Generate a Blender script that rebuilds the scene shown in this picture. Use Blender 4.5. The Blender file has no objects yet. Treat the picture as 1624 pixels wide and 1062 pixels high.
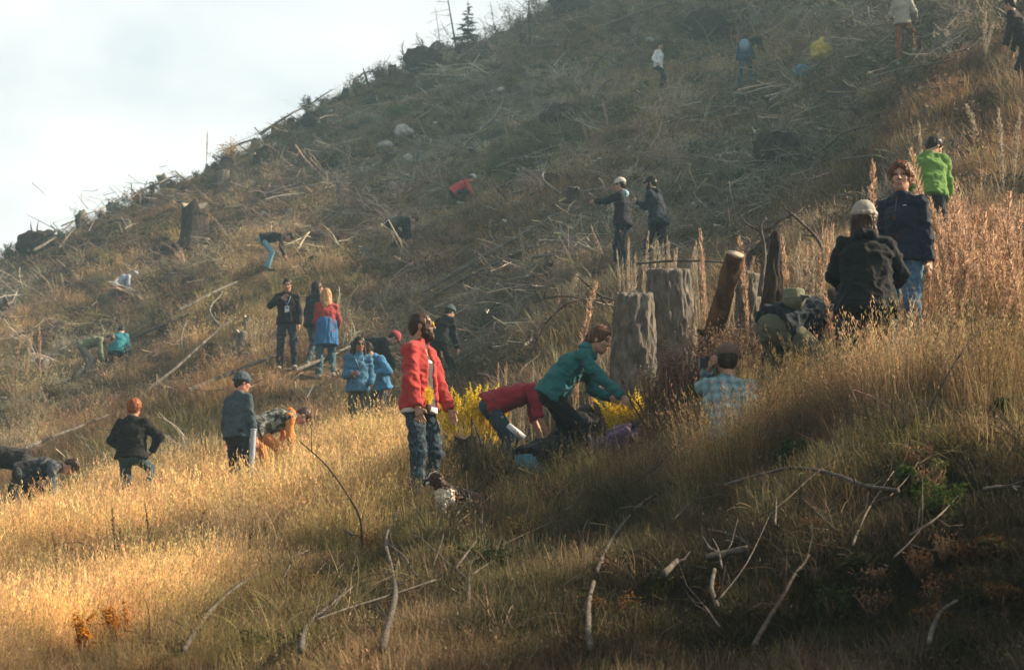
import bpy, math, random
import numpy as np
from math import radians, sin, cos, pi, sqrt
from mathutils import Vector, Matrix, Euler

rng = np.random.default_rng(7)
random.seed(7)
SC = bpy.context.scene
COL = SC.collection

# ------------------------------------------------------------------ camera, light, exposure
FPX, THETA, CAMZ = 3800.0, radians(9.0), 1.7
SUN_AZ, SUN_EL = radians(80), radians(31)
cam_d = bpy.data.cameras.new('camera')
cam = bpy.data.objects.new('camera', cam_d); COL.objects.link(cam)
cam_d.sensor_width = 36; cam_d.lens = 36 * FPX / 1624; cam_d.clip_start = .1; cam_d.clip_end = 3000
cam.location = (0, 0, CAMZ); cam.rotation_euler = (radians(90) + THETA, 0, 0)
cam_d.dof.use_dof = True; cam_d.dof.focus_distance = 23.5; cam_d.dof.aperture_fstop = 5.0
SC.camera = cam

world = bpy.data.worlds.new("World"); SC.world = world; world.use_nodes = True
wt = world.node_tree; wt.nodes.clear()
wo = wt.nodes.new('ShaderNodeOutputWorld'); wb = wt.nodes.new('ShaderNodeBackground'); wb.inputs[1].default_value = .053
sky = wt.nodes.new('ShaderNodeTexSky'); sky.sky_type = 'NISHITA'; sky.sun_disc = False
sky.sun_elevation = SUN_EL; sky.sun_rotation = SUN_AZ; sky.air_density = 1.0; sky.dust_density = 2.0
wtc = wt.nodes.new('ShaderNodeTexCoord'); wmap = wt.nodes.new('ShaderNodeMapping')
wmap.inputs['Scale'].default_value = (5, 5, 9); wmap.inputs['Location'].default_value = (1.3, .4, .2)
wn = wt.nodes.new('ShaderNodeTexNoise'); wn.inputs['Scale'].default_value = 1.15; wn.inputs['Detail'].default_value = 6; wn.inputs['Roughness'].default_value = .5
wr = wt.nodes.new('ShaderNodeValToRGB'); wr.color_ramp.elements[0].position = .38; wr.color_ramp.elements[1].position = .58
wr.color_ramp.elements[0].color = (.0, .0, .0, 1); wr.color_ramp.elements[1].color = (1, 1, 1, 1)
wveil = wt.nodes.new('ShaderNodeMix'); wveil.data_type = 'RGBA'        # thin overcast veil: grey-blue where thin, white where thick
wveil.inputs[6].default_value = (7.0, 7.9, 8.1, 1); wveil.inputs[7].default_value = (10.6, 10.6, 10.2, 1)
wmix = wt.nodes.new('ShaderNodeMix'); wmix.data_type = 'RGBA'; wmix.inputs[0].default_value = .86
L = wt.links.new
L(wtc.outputs['Generated'], wmap.inputs[0]); L(wmap.outputs[0], wn.inputs[0]); L(wn.outputs[0], wr.inputs[0])
L(wr.outputs[0], wveil.inputs[0]); L(sky.outputs[0], wmix.inputs[6])
# the veil is brighter towards the sun, dimmed elsewhere to cut ambient light
wdot = wt.nodes.new('ShaderNodeVectorMath'); wdot.operation = 'DOT_PRODUCT'
SUND = Vector((sin(SUN_AZ) * cos(SUN_EL), cos(SUN_AZ) * cos(SUN_EL), sin(SUN_EL)))
wdot.inputs[1].default_value = SUND
wmr = wt.nodes.new('ShaderNodeMapRange'); wmr.interpolation_type = 'SMOOTHSTEP'; wmr.inputs[1].default_value = -.62; wmr.inputs[2].default_value = .16
wmr.inputs[3].default_value = .22; wmr.inputs[4].default_value = 1.18
wmul = wt.nodes.new('ShaderNodeMix'); wmul.data_type = 'RGBA'; wmul.blend_type = 'MULTIPLY'; wmul.inputs[0].default_value = 1
L(wtc.outputs['Generated'], wdot.inputs[0]); L(wdot.outputs['Value'], wmr.inputs[0])
# and dimmed overhead too, for less ambient light
wsep = wt.nodes.new('ShaderNodeSeparateXYZ'); wzr = wt.nodes.new('ShaderNodeMapRange'); wzr.interpolation_type = 'SMOOTHSTEP'; wzr.inputs[1].default_value = .30; wzr.inputs[2].default_value = .85; wzr.inputs[3].default_value = 1.0; wzr.inputs[4].default_value = .35
wmm = wt.nodes.new('ShaderNodeMath'); wmm.operation = 'MULTIPLY'
L(wtc.outputs['Generated'], wsep.inputs[0]); L(wsep.outputs[2], wzr.inputs[0]); L(wmr.outputs[0], wmm.inputs[0]); L(wzr.outputs[0], wmm.inputs[1])
L(wveil.outputs[2], wmul.inputs[6]); L(wmm.outputs[0], wmul.inputs[7]); L(wmul.outputs[2], wmix.inputs[7])
L(wmix.outputs[2], wb.inputs[0]); L(wb.outputs[0], wo.inputs[0])

sun_d = bpy.data.lights.new('sun', 'SUN'); sun_d.energy = 5.0; sun_d.angle = radians(.6); sun_d.color = (1, .80, .56)
sun = bpy.data.objects.new('sun', sun_d); COL.objects.link(sun)
sun.rotation_euler = SUND.to_track_quat('Z', 'Y').to_euler(); sun.location = (40, 20, 60)
SC.view_settings.view_transform = 'Standard'; SC.view_settings.look = 'None'; SC.view_settings.gamma = 1
SC.view_settings.use_curve_mapping = False; SC.view_settings.exposure = 1.0
SC.render.engine = 'CYCLES'
SC.cycles.max_bounces = 5; SC.cycles.diffuse_bounces = 3; SC.cycles.transmission_bounces = 3; SC.cycles.volume_bounces = 1
SC.cycles.use_denoising = True

# ------------------------------------------------------------------ noise and geometry helpers
def _hash(i, j, k):
    n = (i.astype(np.int64) * 374761393 + j.astype(np.int64) * 668265263 + k.astype(np.int64) * 2147483647) & 0xffffffff
    n = ((n ^ (n >> 13)) * 1274126177) & 0xffffffff
    n = ((n ^ (n >> 16)) * 2246822519) & 0xffffffff
    return ((n ^ (n >> 15)) & 0xffffff) / float(0x7fffff) - 1.0
def vnoise(x, y, z):
    xi, yi, zi = np.floor(x), np.floor(y), np.floor(z)
    fx, fy, fz = x - xi, y - yi, z - zi
    fx, fy, fz = [f * f * (3 - 2 * f) for f in (fx, fy, fz)]
    r = 0
    for a in (0, 1):
        for b in (0, 1):
            for c in (0, 1):
                r = r + _hash(xi + a, yi + b, zi + c) * (fx if a else 1 - fx) * (fy if b else 1 - fy) * (fz if c else 1 - fz)
    return r
def fbm(x, y, z, o=4):
    r, a, s = 0, 1.0, 0
    for i in range(o):
        r = r + a * vnoise(x * 2 ** i + 13.7 * i, y * 2 ** i + 5.1 * i, z * 2 ** i); s += a; a *= .5
    return r / s
def A(*v): return np.array(v, float)
def unit(v):
    v = np.asarray(v, float); return v / (np.linalg.norm(v) + 1e-12)

# ------------------------------------------------------------------ terrain surface fitted through surveyed points (pixel column, distance, pixel row)
CTH, STH = cos(THETA), sin(THETA)
def pt(u, v, D):
    a, b = (u - 812) / FPX, (531 - v) / FPX
    return A(D * a, D * (CTH - STH * b), CAMZ + D * (STH + CTH * b))
def project(x, y, z):
    D = y * CTH + (z - CAMZ) * STH
    up = -y * STH + (z - CAMZ) * CTH
    return 812 + FPX * x / D, 531 - FPX * up / D, D
SURVEY = {
 -220: [(13, 1130), (17, 1040), (22, 960), (26, 925), (34, 890), (45, 805), (60, 695), (75, 600), (88, 530), (105, 560), (140, 650)],
 0: [(12.5, 1130), (15, 1050), (19, 980), (23, 940), (27, 908), (34, 846), (45, 730), (58, 618), (75, 515), (92, 418), (105, 440), (140, 520)],
 200: [(12.5, 1125), (15, 1040), (19, 958), (23, 908), (27, 872), (34, 812), (46, 680), (58, 585), (75, 450), (94, 338), (108, 355), (145, 440)],
 400: [(12.5, 1120), (15, 1025), (19, 930), (23, 866), (27, 832), (33, 790), (38, 722), (46, 602), (63, 440), (80, 335), (98, 246), (112, 268), (150, 370)],
 560: [(12.5, 1115), (15, 1015), (19, 905), (22, 840), (25, 795), (31, 742), (38, 690), (46, 590), (62, 430), (78, 310), (102, 160), (116, 175), (155, 280)],
 690: [(12.5, 1110), (15, 1000), (18, 905), (22, 800), (26, 757), (31, 722), (38, 668), (44, 598), (60, 435), (72, 315), (92, 188), (108, 95), (122, 115), (160, 220)],
 900: [(12.5, 1110), (15, 980), (18, 880), (22, 790), (25, 728), (30, 632), (44, 452), (60, 320), (78, 200), (95, 105), (112, 8), (130, 15), (170, 110)],
 1050: [(12.5, 1100), (14.5, 985), (17, 870), (20, 770), (23, 690), (26, 628), (32, 550), (44, 430), (60, 280), (78, 152), (95, 50), (112, -60), (150, -80)],
 1200: [(12.5, 1090), (14.5, 950), (17, 800), (19, 700), (21, 640), (25, 565), (32, 470), (46, 375), (62, 245), (78, 135), (95, 15), (110, -120), (140, -150)],
 1450: [(12.5, 1040), (14.5, 860), (17, 700), (20, 592), (23, 530), (29, 442), (38, 268), (53, 86), (68, -60), (85, -200), (110, -330)],
 1850: [(12.5, 960), (14.5, 780), (17, 615), (20, 515), (24, 420), (29, 320), (38, 130), (53, -60), (75, -250), (110, -450)],
}
KA = 5.5
_c = []
for _u, _l in SURVEY.items():
    for _D, _v in _l:
        p = pt(_u, _v, _D); _c.append((p[0] / p[1] * KA, math.log(p[1]), p[2] / p[1]))
_c = np.array(_c)
def _phi(r2): return .5 * r2 * np.log(r2 + 1e-12)
_n = len(_c)
_r2 = ((_c[:, None, :2] - _c[None, :, :2]) ** 2).sum(-1)
_K = np.zeros((_n + 3, _n + 3)); _K[:_n, :_n] = _phi(_r2) + 2e-4 * np.eye(_n)
_K[:_n, _n] = 1; _K[:_n, _n + 1:] = _c[:, :2]; _K[_n, :_n] = 1; _K[_n + 1:, :_n] = _c[:, :2].T
_w = np.linalg.solve(_K, np.concatenate([_c[:, 2], [0, 0, 0]]))
def _tps(a, t):
    sh = a.shape; a, t = a.ravel(), t.ravel(); out = np.empty(len(a))
    for s in range(0, len(a), 40000):
        aa, tt = a[s:s + 40000, None], t[s:s + 40000, None]
        out[s:s + 40000] = _phi((aa - _c[:, 0]) ** 2 + (tt - _c[:, 1]) ** 2) @ _w[:_n] + _w[_n] + _w[_n + 1] * aa[:, 0] + _w[_n + 2] * tt[:, 0]
    return out.reshape(sh)
def hs(x, y):
    x, y = np.asarray(x, float), np.asarray(y, float)
    yy = np.clip(y, 11, 150)
    a = np.clip(x / yy, -.30, .30)
    z = _tps(a * KA, np.log(yy)) * yy
    ex = x - a * yy
    z = z + np.where(ex < 0, ex * .22, 40 * (1 - np.exp(-ex * .12 / 40)))
    z = z - np.maximum(y - 150, 0) * .25
    near = np.clip((y - 4) / 7.0, 0, 1); near = near * near * (3 - 2 * near)
    return z * near
def hgt(x, y):
    x, y = np.asarray(x, float), np.asarray(y, float)
    amp = np.clip(y / 60, .22, 1.0)
    z = hs(x, y) + amp * .50 * fbm(x * .22, y * .16, x * 0 + 3.3, 3) + .10 * np.clip((y - 8) / 16, .5, 2.6) * fbm(x * .9, y * .7, x * 0 + 9.1, 3)
    return z + .035 * fbm(x * 4, y * 4, x * 0 + 1.7, 2)
def H(x, y): return float(hgt(np.array([x]), np.array([y]))[0])
def G(u, D):                       # ground point on pixel column u at camera distance D
    z = 3.0; y = D
    for _ in range(12):
        y = (D - (z - CAMZ) * STH) / CTH; x = D * (u - 812) / FPX; z = H(x, y)
    return A(x, y, z)
def hit(u, v, d0=11.0, d1=125.0):  # first ground point along the line of sight
    D = np.exp(np.linspace(math.log(d0), math.log(d1), 500))
    a, b = (u - 812) / FPX, (531 - v) / FPX
    x, y, z = D * a, D * (CTH - STH * b), CAMZ + D * (STH + CTH * b)
    g = hgt(x, y); k = np.nonzero(z < g)[0]
    if len(k) == 0:
        k = [int(np.argmin(z - g))]
    D = D[k[0]]; x, y = D * a, D * (CTH - STH * b)
    return A(x, y, H(x, y))

# ------------------------------------------------------------------ materials
def nodes_of(name):
    m = bpy.data.materials.new(name); m.use_nodes = True
    nt = m.node_tree; b = nt.nodes['Principled BSDF']; b.inputs['Specular IOR Level'].default_value = .25
    return m, nt, b
def ramp(nt, stops):
    r = nt.nodes.new('ShaderNodeValToRGB'); e = r.color_ramp.elements
    while len(e) < len(stops): e.new(.5)
    for i, (p, c) in enumerate(stops): e[i].position = p; e[i].color = (*c, 1)
    return r
def noise_node(nt, scale, detail=4, rough=.55, stretch=None, coord='Object'):
    t = nt.nodes.new('ShaderNodeTexCoord'); n = nt.nodes.new('ShaderNodeTexNoise')
    n.inputs['Scale'].default_value = scale; n.inputs['Detail'].default_value = detail; n.inputs['Roughness'].default_value = rough
    if stretch:
        mp = nt.nodes.new('ShaderNodeMapping'); mp.inputs['Scale'].default_value = stretch
        nt.links.new(t.outputs[coord], mp.inputs[0]); nt.links.new(mp.outputs[0], n.inputs[0])
    else: nt.links.new(t.outputs[coord], n.inputs[0])
    return n
def bump(nt, b, src, strength, dist=.02):
    bp = nt.nodes.new('ShaderNodeBump'); bp.inputs['Strength'].default_value = strength; bp.inputs['Distance'].default_value = dist
    nt.links.new(src, bp.inputs['Height']); nt.links.new(bp.outputs[0], b.inputs['Normal'])
def mottled(name, c0, c1, scale=8, rough=.85, bmp=.5, dist=.02, stretch=None, c2=None, detail=5):
    m, nt, b = nodes_of(name)
    n = noise_node(nt, scale, detail, .6, stretch)
    st = [(.32, c0), (.68, c1)] if c2 is None else [(.3, c0), (.5, c1), (.7, c2)]
    r = ramp(nt, st); nt.links.new(n.outputs[0], r.inputs[0]); nt.links.new(r.outputs[0], b.inputs['Base Color'])
    b.inputs['Roughness'].default_value = rough
    if bmp: bump(nt, b, n.outputs[0], bmp, dist)
    return m
_cloth = {}
def cloth(c, var=.16, rough=.85, sheen=.04, kind='plain', c2=None):
    key = (tuple(c), var, rough, kind)
    if key in _cloth: return _cloth[key]
    def worn(q): g = .3 * q[0] + .6 * q[1] + .1 * q[2]; return tuple((x + (g - x) * .16) * .9 for x in q)
    c = worn(c); c2 = worn(c2) if c2 else None
    m, nt, b = nodes_of('cloth_' + kind)
    lo = tuple(max(0, x * (1 - var)) for x in c); hi = tuple(min(1, x * (1 + var)) for x in c)
    n = noise_node(nt, 7, 5, .6); r = ramp(nt, [(.3, lo), (.7, hi)]); nt.links.new(n.outputs[0], r.inputs[0]); src = r.outputs[0]
    if kind == 'denim':
        f = noise_node(nt, 60, 3, .7, (1, 1, .25)); r2 = ramp(nt, [(.4, lo), (.75, c2 or tuple(min(1, x * 1.9 + .03) for x in c))])
        nt.links.new(f.outputs[0], r2.inputs[0]); mx = nt.nodes.new('ShaderNodeMix'); mx.data_type = 'RGBA'; mx.inputs[0].default_value = .5
        nt.links.new(src, mx.inputs[6]); nt.links.new(r2.outputs[0], mx.inputs[7]); src = mx.outputs[2]
    if kind == 'plaid':
        tc = nt.nodes.new('ShaderNodeTexCoord'); sp = nt.nodes.new('ShaderNodeSeparateXYZ'); nt.links.new(tc.outputs['Object'], sp.inputs[0])
        outs = []
        for ax, fr in ((0, 80), (2, 80)):
            mm = nt.nodes.new('ShaderNodeMath'); mm.operation = 'MULTIPLY'; mm.inputs[1].default_value = fr; nt.links.new(sp.outputs[ax], mm.inputs[0])
            s = nt.nodes.new('ShaderNodeMath'); s.operation = 'SINE'; nt.links.new(mm.outputs[0], s.inputs[0])
            g = nt.nodes.new('ShaderNodeMath'); g.operation = 'MULTIPLY_ADD'; g.inputs[1].default_value = .25; g.inputs[2].default_value = .25
            nt.links.new(s.outputs[0], g.inputs[0]); outs.append(g.outputs[0])
        ad = nt.nodes.new('ShaderNodeMath'); ad.operation = 'ADD'; nt.links.new(outs[0], ad.inputs[0]); nt.links.new(outs[1], ad.inputs[1])
        r3 = ramp(nt, [(.1, c2), (.45, c), (.9, tuple(min(1, x * 1.45 + .03) for x in c))]); nt.links.new(ad.outputs[0], r3.inputs[0]); src = r3.outputs[0]
    if kind == 'camo':
        f = noise_node(nt, 11, 2, .5); r4 = ramp(nt, [(.40, (.02, .022, .02)), (.45, (.10, .11, .09)), (.55, (.30, .31, .28)), (.66, (.04, .05, .035))])
        r4.color_ramp.interpolation = 'CONSTANT'; nt.links.new(f.outputs[0], r4.inputs[0]); src = r4.outputs[0]
    nt.links.new(src, b.inputs['Base Color']); b.inputs['Roughness'].default_value = rough
    b.inputs['Sheen Weight'].default_value = sheen; b.inputs['Sheen Roughness'].default_value = .5
    w = noise_node(nt, 22, 4, .6); bump(nt, b, w.outputs[0], .35, .015)
    _cloth[key] = m
    return m
_sk = {}
def skin_mat(c):
    if c in _sk: return _sk[c]
    m, nt, b = nodes_of('skin')
    at = nt.nodes.new('ShaderNodeAttribute'); at.attribute_name = 'paint'
    n = noise_node(nt, 18, 4, .6); r = ramp(nt, [(.3, tuple(x * .85 for x in c)), (.7, c)]); nt.links.new(n.outputs[0], r.inputs[0])
    mx = nt.nodes.new('ShaderNodeMix'); mx.data_type = 'RGBA'; nt.links.new(at.outputs['Alpha'], mx.inputs[0])
    nt.links.new(r.outputs[0], mx.inputs[6]); nt.links.new(at.outputs['Color'], mx.inputs[7]); nt.links.new(mx.outputs[2], b.inputs['Base Color'])
    b.inputs['Roughness'].default_value = .5; b.inputs['Subsurface Weight'].default_value = .12; b.inputs['Subsurface Radius'].default_value = (.02, .008, .004)
    _sk[c] = m
    return m
_hm = {}
def hair_mat(c):
    if c in _hm: return _hm[c]
    m = mottled('hair', tuple(x * .5 for x in c), tuple(min(1, x * 1.5) for x in c), 30, .45, .6, .01, (1, 1, .25)); _hm[c] = m
    return m
def plant_mat(name, base=None, trans=.45, attr='tint', spread=.55):
    m, nt, b = nodes_of(name)
    if base is None:
        at = nt.nodes.new('ShaderNodeAttribute'); at.attribute_type = 'INSTANCER'; at.attribute_name = attr; csrc = at.outputs['Color']
    else:
        rg = nt.nodes.new('ShaderNodeRGB'); rg.outputs[0].default_value = (*base, 1); csrc = rg.outputs[0]
    vr = nt.nodes.new('ShaderNodeAttribute'); vr.attribute_name = 'shade'
    mr = nt.nodes.new('ShaderNodeMapRange'); mr.inputs[3].default_value = 1 - spread; mr.inputs[4].default_value = 1 + spread * .8
    nt.links.new(vr.outputs['Fac'], mr.inputs[0])
    mx = nt.nodes.new('ShaderNodeMix'); mx.data_type = 'RGBA'; mx.blend_type = 'MULTIPLY'; mx.inputs[0].default_value = 1
    nt.links.new(csrc, mx.inputs[6]); nt.links.new(mr.outputs[0], mx.inputs[7])
    nt.links.new(mx.outputs[2], b.inputs['Base Color']); b.inputs['Roughness'].default_value = .7; b.inputs['Specular IOR Level'].default_value = .15
    if trans:
        tr = nt.nodes.new('ShaderNodeBsdfTranslucent'); ms = nt.nodes.new('ShaderNodeMixShader'); ms.inputs[0].default_value = trans
        nt.links.new(mx.outputs[2], tr.inputs[0]); nt.links.new(b.outputs[0], ms.inputs[1]); nt.links.new(tr.outputs[0], ms.inputs[2])
        nt.links.new(ms.outputs[0], nt.nodes['Material Output'].inputs[0])
    return m

# ------------------------------------------------------------------ objects
def tag(o, label=None, cat=None, group=None, kind=None):
    if label: o['label'] = label
    if cat: o['category'] = cat
    if group: o['group'] = group
    if kind: o['kind'] = kind
    return o
def link(name, me, mat=None, parent=None, smooth=True):
    o = bpy.data.objects.new(name, me); COL.objects.link(o)
    if mat is not None: me.materials.append(mat)
    if parent is not None: o.parent = parent
    if smooth and len(me.polygons): me.polygons.foreach_set('use_smooth', [True] * len(me.polygons))
    return o
def empty(name, loc, rz=0.0, rot=None):
    o = bpy.data.objects.new(name, None); COL.objects.link(o); o.location = loc
    o.rotation_euler = rot if rot is not None else (0, 0, rz); o.empty_display_size = .1
    return o
def make_mesh(name, V, F):
    me = bpy.data.meshes.new(name); me.from_pydata([tuple(v) for v in V], [], F); me.update(); return me
class MB:
    def __init__(s): s.v, s.f, s.sh = [], [], []
    def add(s, V, F, shade=.5):
        o = len(s.v); s.v.extend([tuple(map(float, p)) for p in V]); s.f.extend([tuple(i + o for i in f) for f in F]); s.sh.extend([shade] * len(V))
    def tube(s, P, R, n=6, cap=True, shade=.5, flat=1.0, wob=0.0):
        P = [np.asarray(p, float) for p in P]; V, F = [], []
        if not hasattr(R, '__len__'): R = [R] * len(P)
        ref = A(0, 0, 1) if abs(unit(P[-1] - P[0])[2]) < .9 else A(1, 0, 0)
        for i, p in enumerate(P):
            t = unit(P[min(i + 1, len(P) - 1)] - P[max(i - 1, 0)])
            a = unit(np.cross(t, ref)); b = np.cross(a, t)
            for k in range(n):
                q = 2 * pi * k / n; r = R[i] * (1 + (random.uniform(-wob, wob) if wob else 0))
                V.append(p + r * (cos(q) * a * flat + sin(q) * b))
        for i in range(len(P) - 1):
            for k in range(n):
                F.append((i * n + k, i * n + (k + 1) % n, (i + 1) * n + (k + 1) % n, (i + 1) * n + k))
        if cap: F.append(tuple(range(n))[::-1]); F.append(tuple(range((len(P) - 1) * n, len(P) * n)))
        s.add(V, F, shade)
    def box(s, c, d, R=None, shade=.5):
        V = []
        for z in (-1, 1):
            for y in (-1, 1):
                for x in (-1, 1):
                    p = A(x * d[0] / 2, y * d[1] / 2, z * d[2] / 2)
                    if R is not None: p = R @ p
                    V.append(np.asarray(c) + p)
        s.add(V, [(0, 2, 3, 1), (4, 5, 7, 6), (0, 1, 5, 4), (2, 6, 7, 3), (0, 4, 6, 2), (1, 3, 7, 5)], shade)
    def mesh(s, name, shade=True):
        me = make_mesh(name, s.v, s.f)
        if shade:
            a = me.attributes.new('shade', 'FLOAT', 'POINT'); a.data.foreach_set('value', s.sh)
        return me
    def build(s, name, mat, parent=None, smooth=True): return link(name, s.mesh(name), mat, parent, smooth)

# ------------------------------------------------------------------ implicit surfaces (for bodies, clothes, animals, stumps, rocks)
def nets(S, org, h):
    dims = np.array(S.shape) - 1; acc = np.zeros((*dims, 3), np.float32); cnt = np.zeros(dims, np.float32)
    ins = S < 0; cross_e = []
    for ax in range(3):
        sl0 = [slice(None)] * 3; sl1 = [slice(None)] * 3; sl0[ax] = slice(0, -1); sl1[ax] = slice(1, None)
        a, b = S[tuple(sl0)], S[tuple(sl1)]
        cr = ins[tuple(sl0)] != ins[tuple(sl1)]
        t = np.where(cr, a / np.where(cr, a - b, 1), 0)
        o1, o2 = [i for i in range(3) if i != ax]
        for d1 in (0, 1):
            for d2 in (0, 1):
                s = [slice(None)] * 3; s[o1] = slice(d1, d1 + dims[o1]); s[o2] = slice(d2, d2 + dims[o2]); s = tuple(s)
                c = cr[s]; cnt += c; acc[..., ax] += t[s]; acc[..., o1] += c * d1; acc[..., o2] += c * d2
        cross_e.append(cr)
    act = cnt > 0; idx = np.full(dims, -1, np.int64); n = int(act.sum()); idx[act] = np.arange(n)
    ijk = np.argwhere(act); V = (ijk + acc[act] / cnt[act][:, None]) * h + org
    Fs = []
    for ax in range(3):
        o1, o2 = [i for i in range(3) if i != ax]; e = np.argwhere(cross_e[ax])
        e = e[(e[:, o1] > 0) & (e[:, o2] > 0) & (e[:, o1] < dims[o1]) & (e[:, o2] < dims[o2])]
        if not len(e): continue
        def cell(d1, d2):
            q = e.copy(); q[:, o1] -= d1; q[:, o2] -= d2; return idx[q[:, 0], q[:, 1], q[:, 2]]
        Q = np.stack([cell(1, 1), cell(0, 1), cell(0, 0), cell(1, 0)], 1)
        flip = ~ins[e[:, 0], e[:, 1], e[:, 2]]
        if ax == 1: flip = ~flip
        Q[flip] = Q[flip][:, ::-1]; Fs.append(Q)
    return V, np.concatenate(Fs)
def vnormals(V, F):
    n = np.cross(V[F[:, 2]] - V[F[:, 0]], V[F[:, 3]] - V[F[:, 1]]); N = np.zeros_like(V)
    for k in range(4): np.add.at(N, F[:, k], n)
    return N / (np.linalg.norm(N, axis=1)[:, None] + 1e-12)
class SDF:
    def __init__(s): s.p = []
    def _add(s, fn, lo, hi, k, op): s.p.append((fn, np.asarray(lo, float), np.asarray(hi, float), k, op)); return s
    def cone(s, a, b, ra, rb, k=.02, op='u', cut=False, cut0=False):
        a, b = np.asarray(a, float), np.asarray(b, float); ab = b - a; L2 = ab @ ab + 1e-9; ua = ab / sqrt(L2)
        def fn(P):
            q = P - a; t = np.clip((q @ ab) / L2, 0, 1); d = np.linalg.norm(q - t[..., None] * ab, axis=-1) - (ra + (rb - ra) * t)
            if cut: d = np.maximum(d, (P - b) @ ua)
            if cut0: d = np.maximum(d, -(P - a) @ ua)
            return d
        r = max(ra, rb); return s._add(fn, np.minimum(a, b) - r, np.maximum(a, b) + r, k, op)
    def flat(s, a, b, lat, w0, d0, w1, d1, k=.03, op='u', cut0=False):
        a, b, lat = np.asarray(a, float), np.asarray(b, float), unit(lat); ab = b - a; L2 = ab @ ab + 1e-9; ua = ab / sqrt(L2)
        def fn(P):
            q = P - a; t = np.clip((q @ ab) / L2, 0, 1); q = q - t[..., None] * ab; l = q @ lat; m = np.linalg.norm(q - l[..., None] * lat, axis=-1)
            w = w0 + (w1 - w0) * t; d = d0 + (d1 - d0) * t
            r = (np.sqrt((l / w) ** 2 + (m / d) ** 2) - 1) * np.minimum(w, d)
            if cut0: r = np.maximum(r, -(P - a) @ ua)
            return r
        r = max(w0, w1, d0, d1); return s._add(fn, np.minimum(a, b) - r, np.maximum(a, b) + r, k, op)
    def ell(s, c, r, R=None, k=.02, op='u'):
        c, r = np.asarray(c, float), np.asarray(r, float); R = np.eye(3) if R is None else R
        def fn(P): return (np.linalg.norm(((P - c) @ R) / r, axis=-1) - 1) * r.min()
        m = r.max(); return s._add(fn, c - m, c + m, k, op)
    def plane(s, c, n):            # keep the side the normal points away from
        c, n = np.asarray(c, float), unit(n); s.p.append((lambda P: (P - c) @ n, None, None, 0, 'p')); return s
    def mesh(s, h):
        lo = np.min([p[1] for p in s.p if p[4] == 'u'], 0) - 3 * h; hi = np.max([p[2] for p in s.p if p[4] == 'u'], 0) + 3 * h
        n = np.ceil((hi - lo) / h).astype(int) + 1; S = np.full(n, .5, np.float32)
        ax = [lo[i] + h * np.arange(n[i]) for i in range(3)]
        for fn, l, u, k, op in s.p:
            if op == 'p': i0 = np.zeros(3, int); i1 = n
            else:
                m = k + 2.5 * h; i0 = np.clip(np.floor((l - m - lo) / h).astype(int), 0, n); i1 = np.clip(np.ceil((u + m - lo) / h).astype(int) + 1, 0, n)
                if (i1 <= i0).any(): continue
            g = np.stack(np.meshgrid(*[ax[i][i0[i]:i1[i]] for i in range(3)], indexing='ij'), -1)
            d = fn(g); sl = tuple(slice(i0[i], i1[i]) for i in range(3)); o = S[sl]
            if op == 'u':
                if k > 0:
                    q = np.clip(.5 + .5 * (o - d) / k, 0, 1); S[sl] = o * (1 - q) + d * q - k * q * (1 - q)
                else: S[sl] = np.minimum(o, d)
            elif op == 's':
                k2 = max(k, 1e-4); q = np.clip(.5 - .5 * (o + d) / k2, 0, 1); S[sl] = o * (1 - q) - d * q + k2 * q * (1 - q)
            elif op == 'p': S[sl] = np.maximum(o, d)
        return nets(S, lo, h)
def sdf_obj(name, sdf, h, mat, parent=None, fold=0.0, ffreq=9.0, seed=0.0, stretch=(1, 1, 1), extra=None, paint=None, clampr=None):
    V, F = sdf.mesh(h)
    if fold:
        N = vnormals(V, F); q = V * np.array(stretch) * ffreq + seed
        r = fbm(q[:, 0], q[:, 1], q[:, 2], 3); r2 = fbm(q[:, 0] * 2.3 + 7, q[:, 1] * 2.3, q[:, 2] * 1.6, 2); r = 1.25 - 3.6 * np.abs(r) ** .85 + .55 * (1 - 3 * np.abs(r2))
        if clampr is not None: r = clampr(V, r)
        V = V + N * (fold * r)[:, None]
    Vl, Fl = V.tolist(), F.tolist()
    nb = len(Vl)
    if extra is not None:
        Vl += [list(p) for p in extra.v]; Fl += [tuple(i + nb for i in f) for f in extra.f]
    me = bpy.data.meshes.new(name); me.from_pydata(Vl, [], Fl); me.update()
    if paint is not None:
        c = np.zeros((len(Vl), 4), np.float32); paint(np.array(Vl), c)
        a = me.color_attributes.new('paint', 'FLOAT_COLOR', 'POINT'); a.data.foreach_set('color', c.ravel())
    return link(name, me, mat, parent)

# ------------------------------------------------------------------ people
def rotz(a): return np.array([[cos(a), -sin(a), 0], [sin(a), cos(a), 0], [0, 0, 1]])
def rotx(a): return np.array([[1, 0, 0], [0, cos(a), -sin(a)], [0, sin(a), cos(a)]])
def roty(a): return np.array([[cos(a), 0, sin(a)], [0, 1, 0], [-sin(a), 0, cos(a)]])
def ik(a, b, l1, l2, pole):
    d = b - a; L_ = np.linalg.norm(d); u = d / (L_ + 1e-9)
    if L_ > (l1 + l2) * .995: b = a + u * (l1 + l2) * .995; L_ = (l1 + l2) * .995
    if L_ < abs(l1 - l2) + .03: L_ = abs(l1 - l2) + .03; b = a + u * L_
    x = (l1 * l1 - l2 * l2 + L_ * L_) / (2 * L_); y = sqrt(max(l1 * l1 - x * x, 0))
    p = np.asarray(pole, float) - (np.asarray(pole) @ u) * u
    return a + u * x + unit(p) * y, b
SKIN = (.50, .29, .20)
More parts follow.
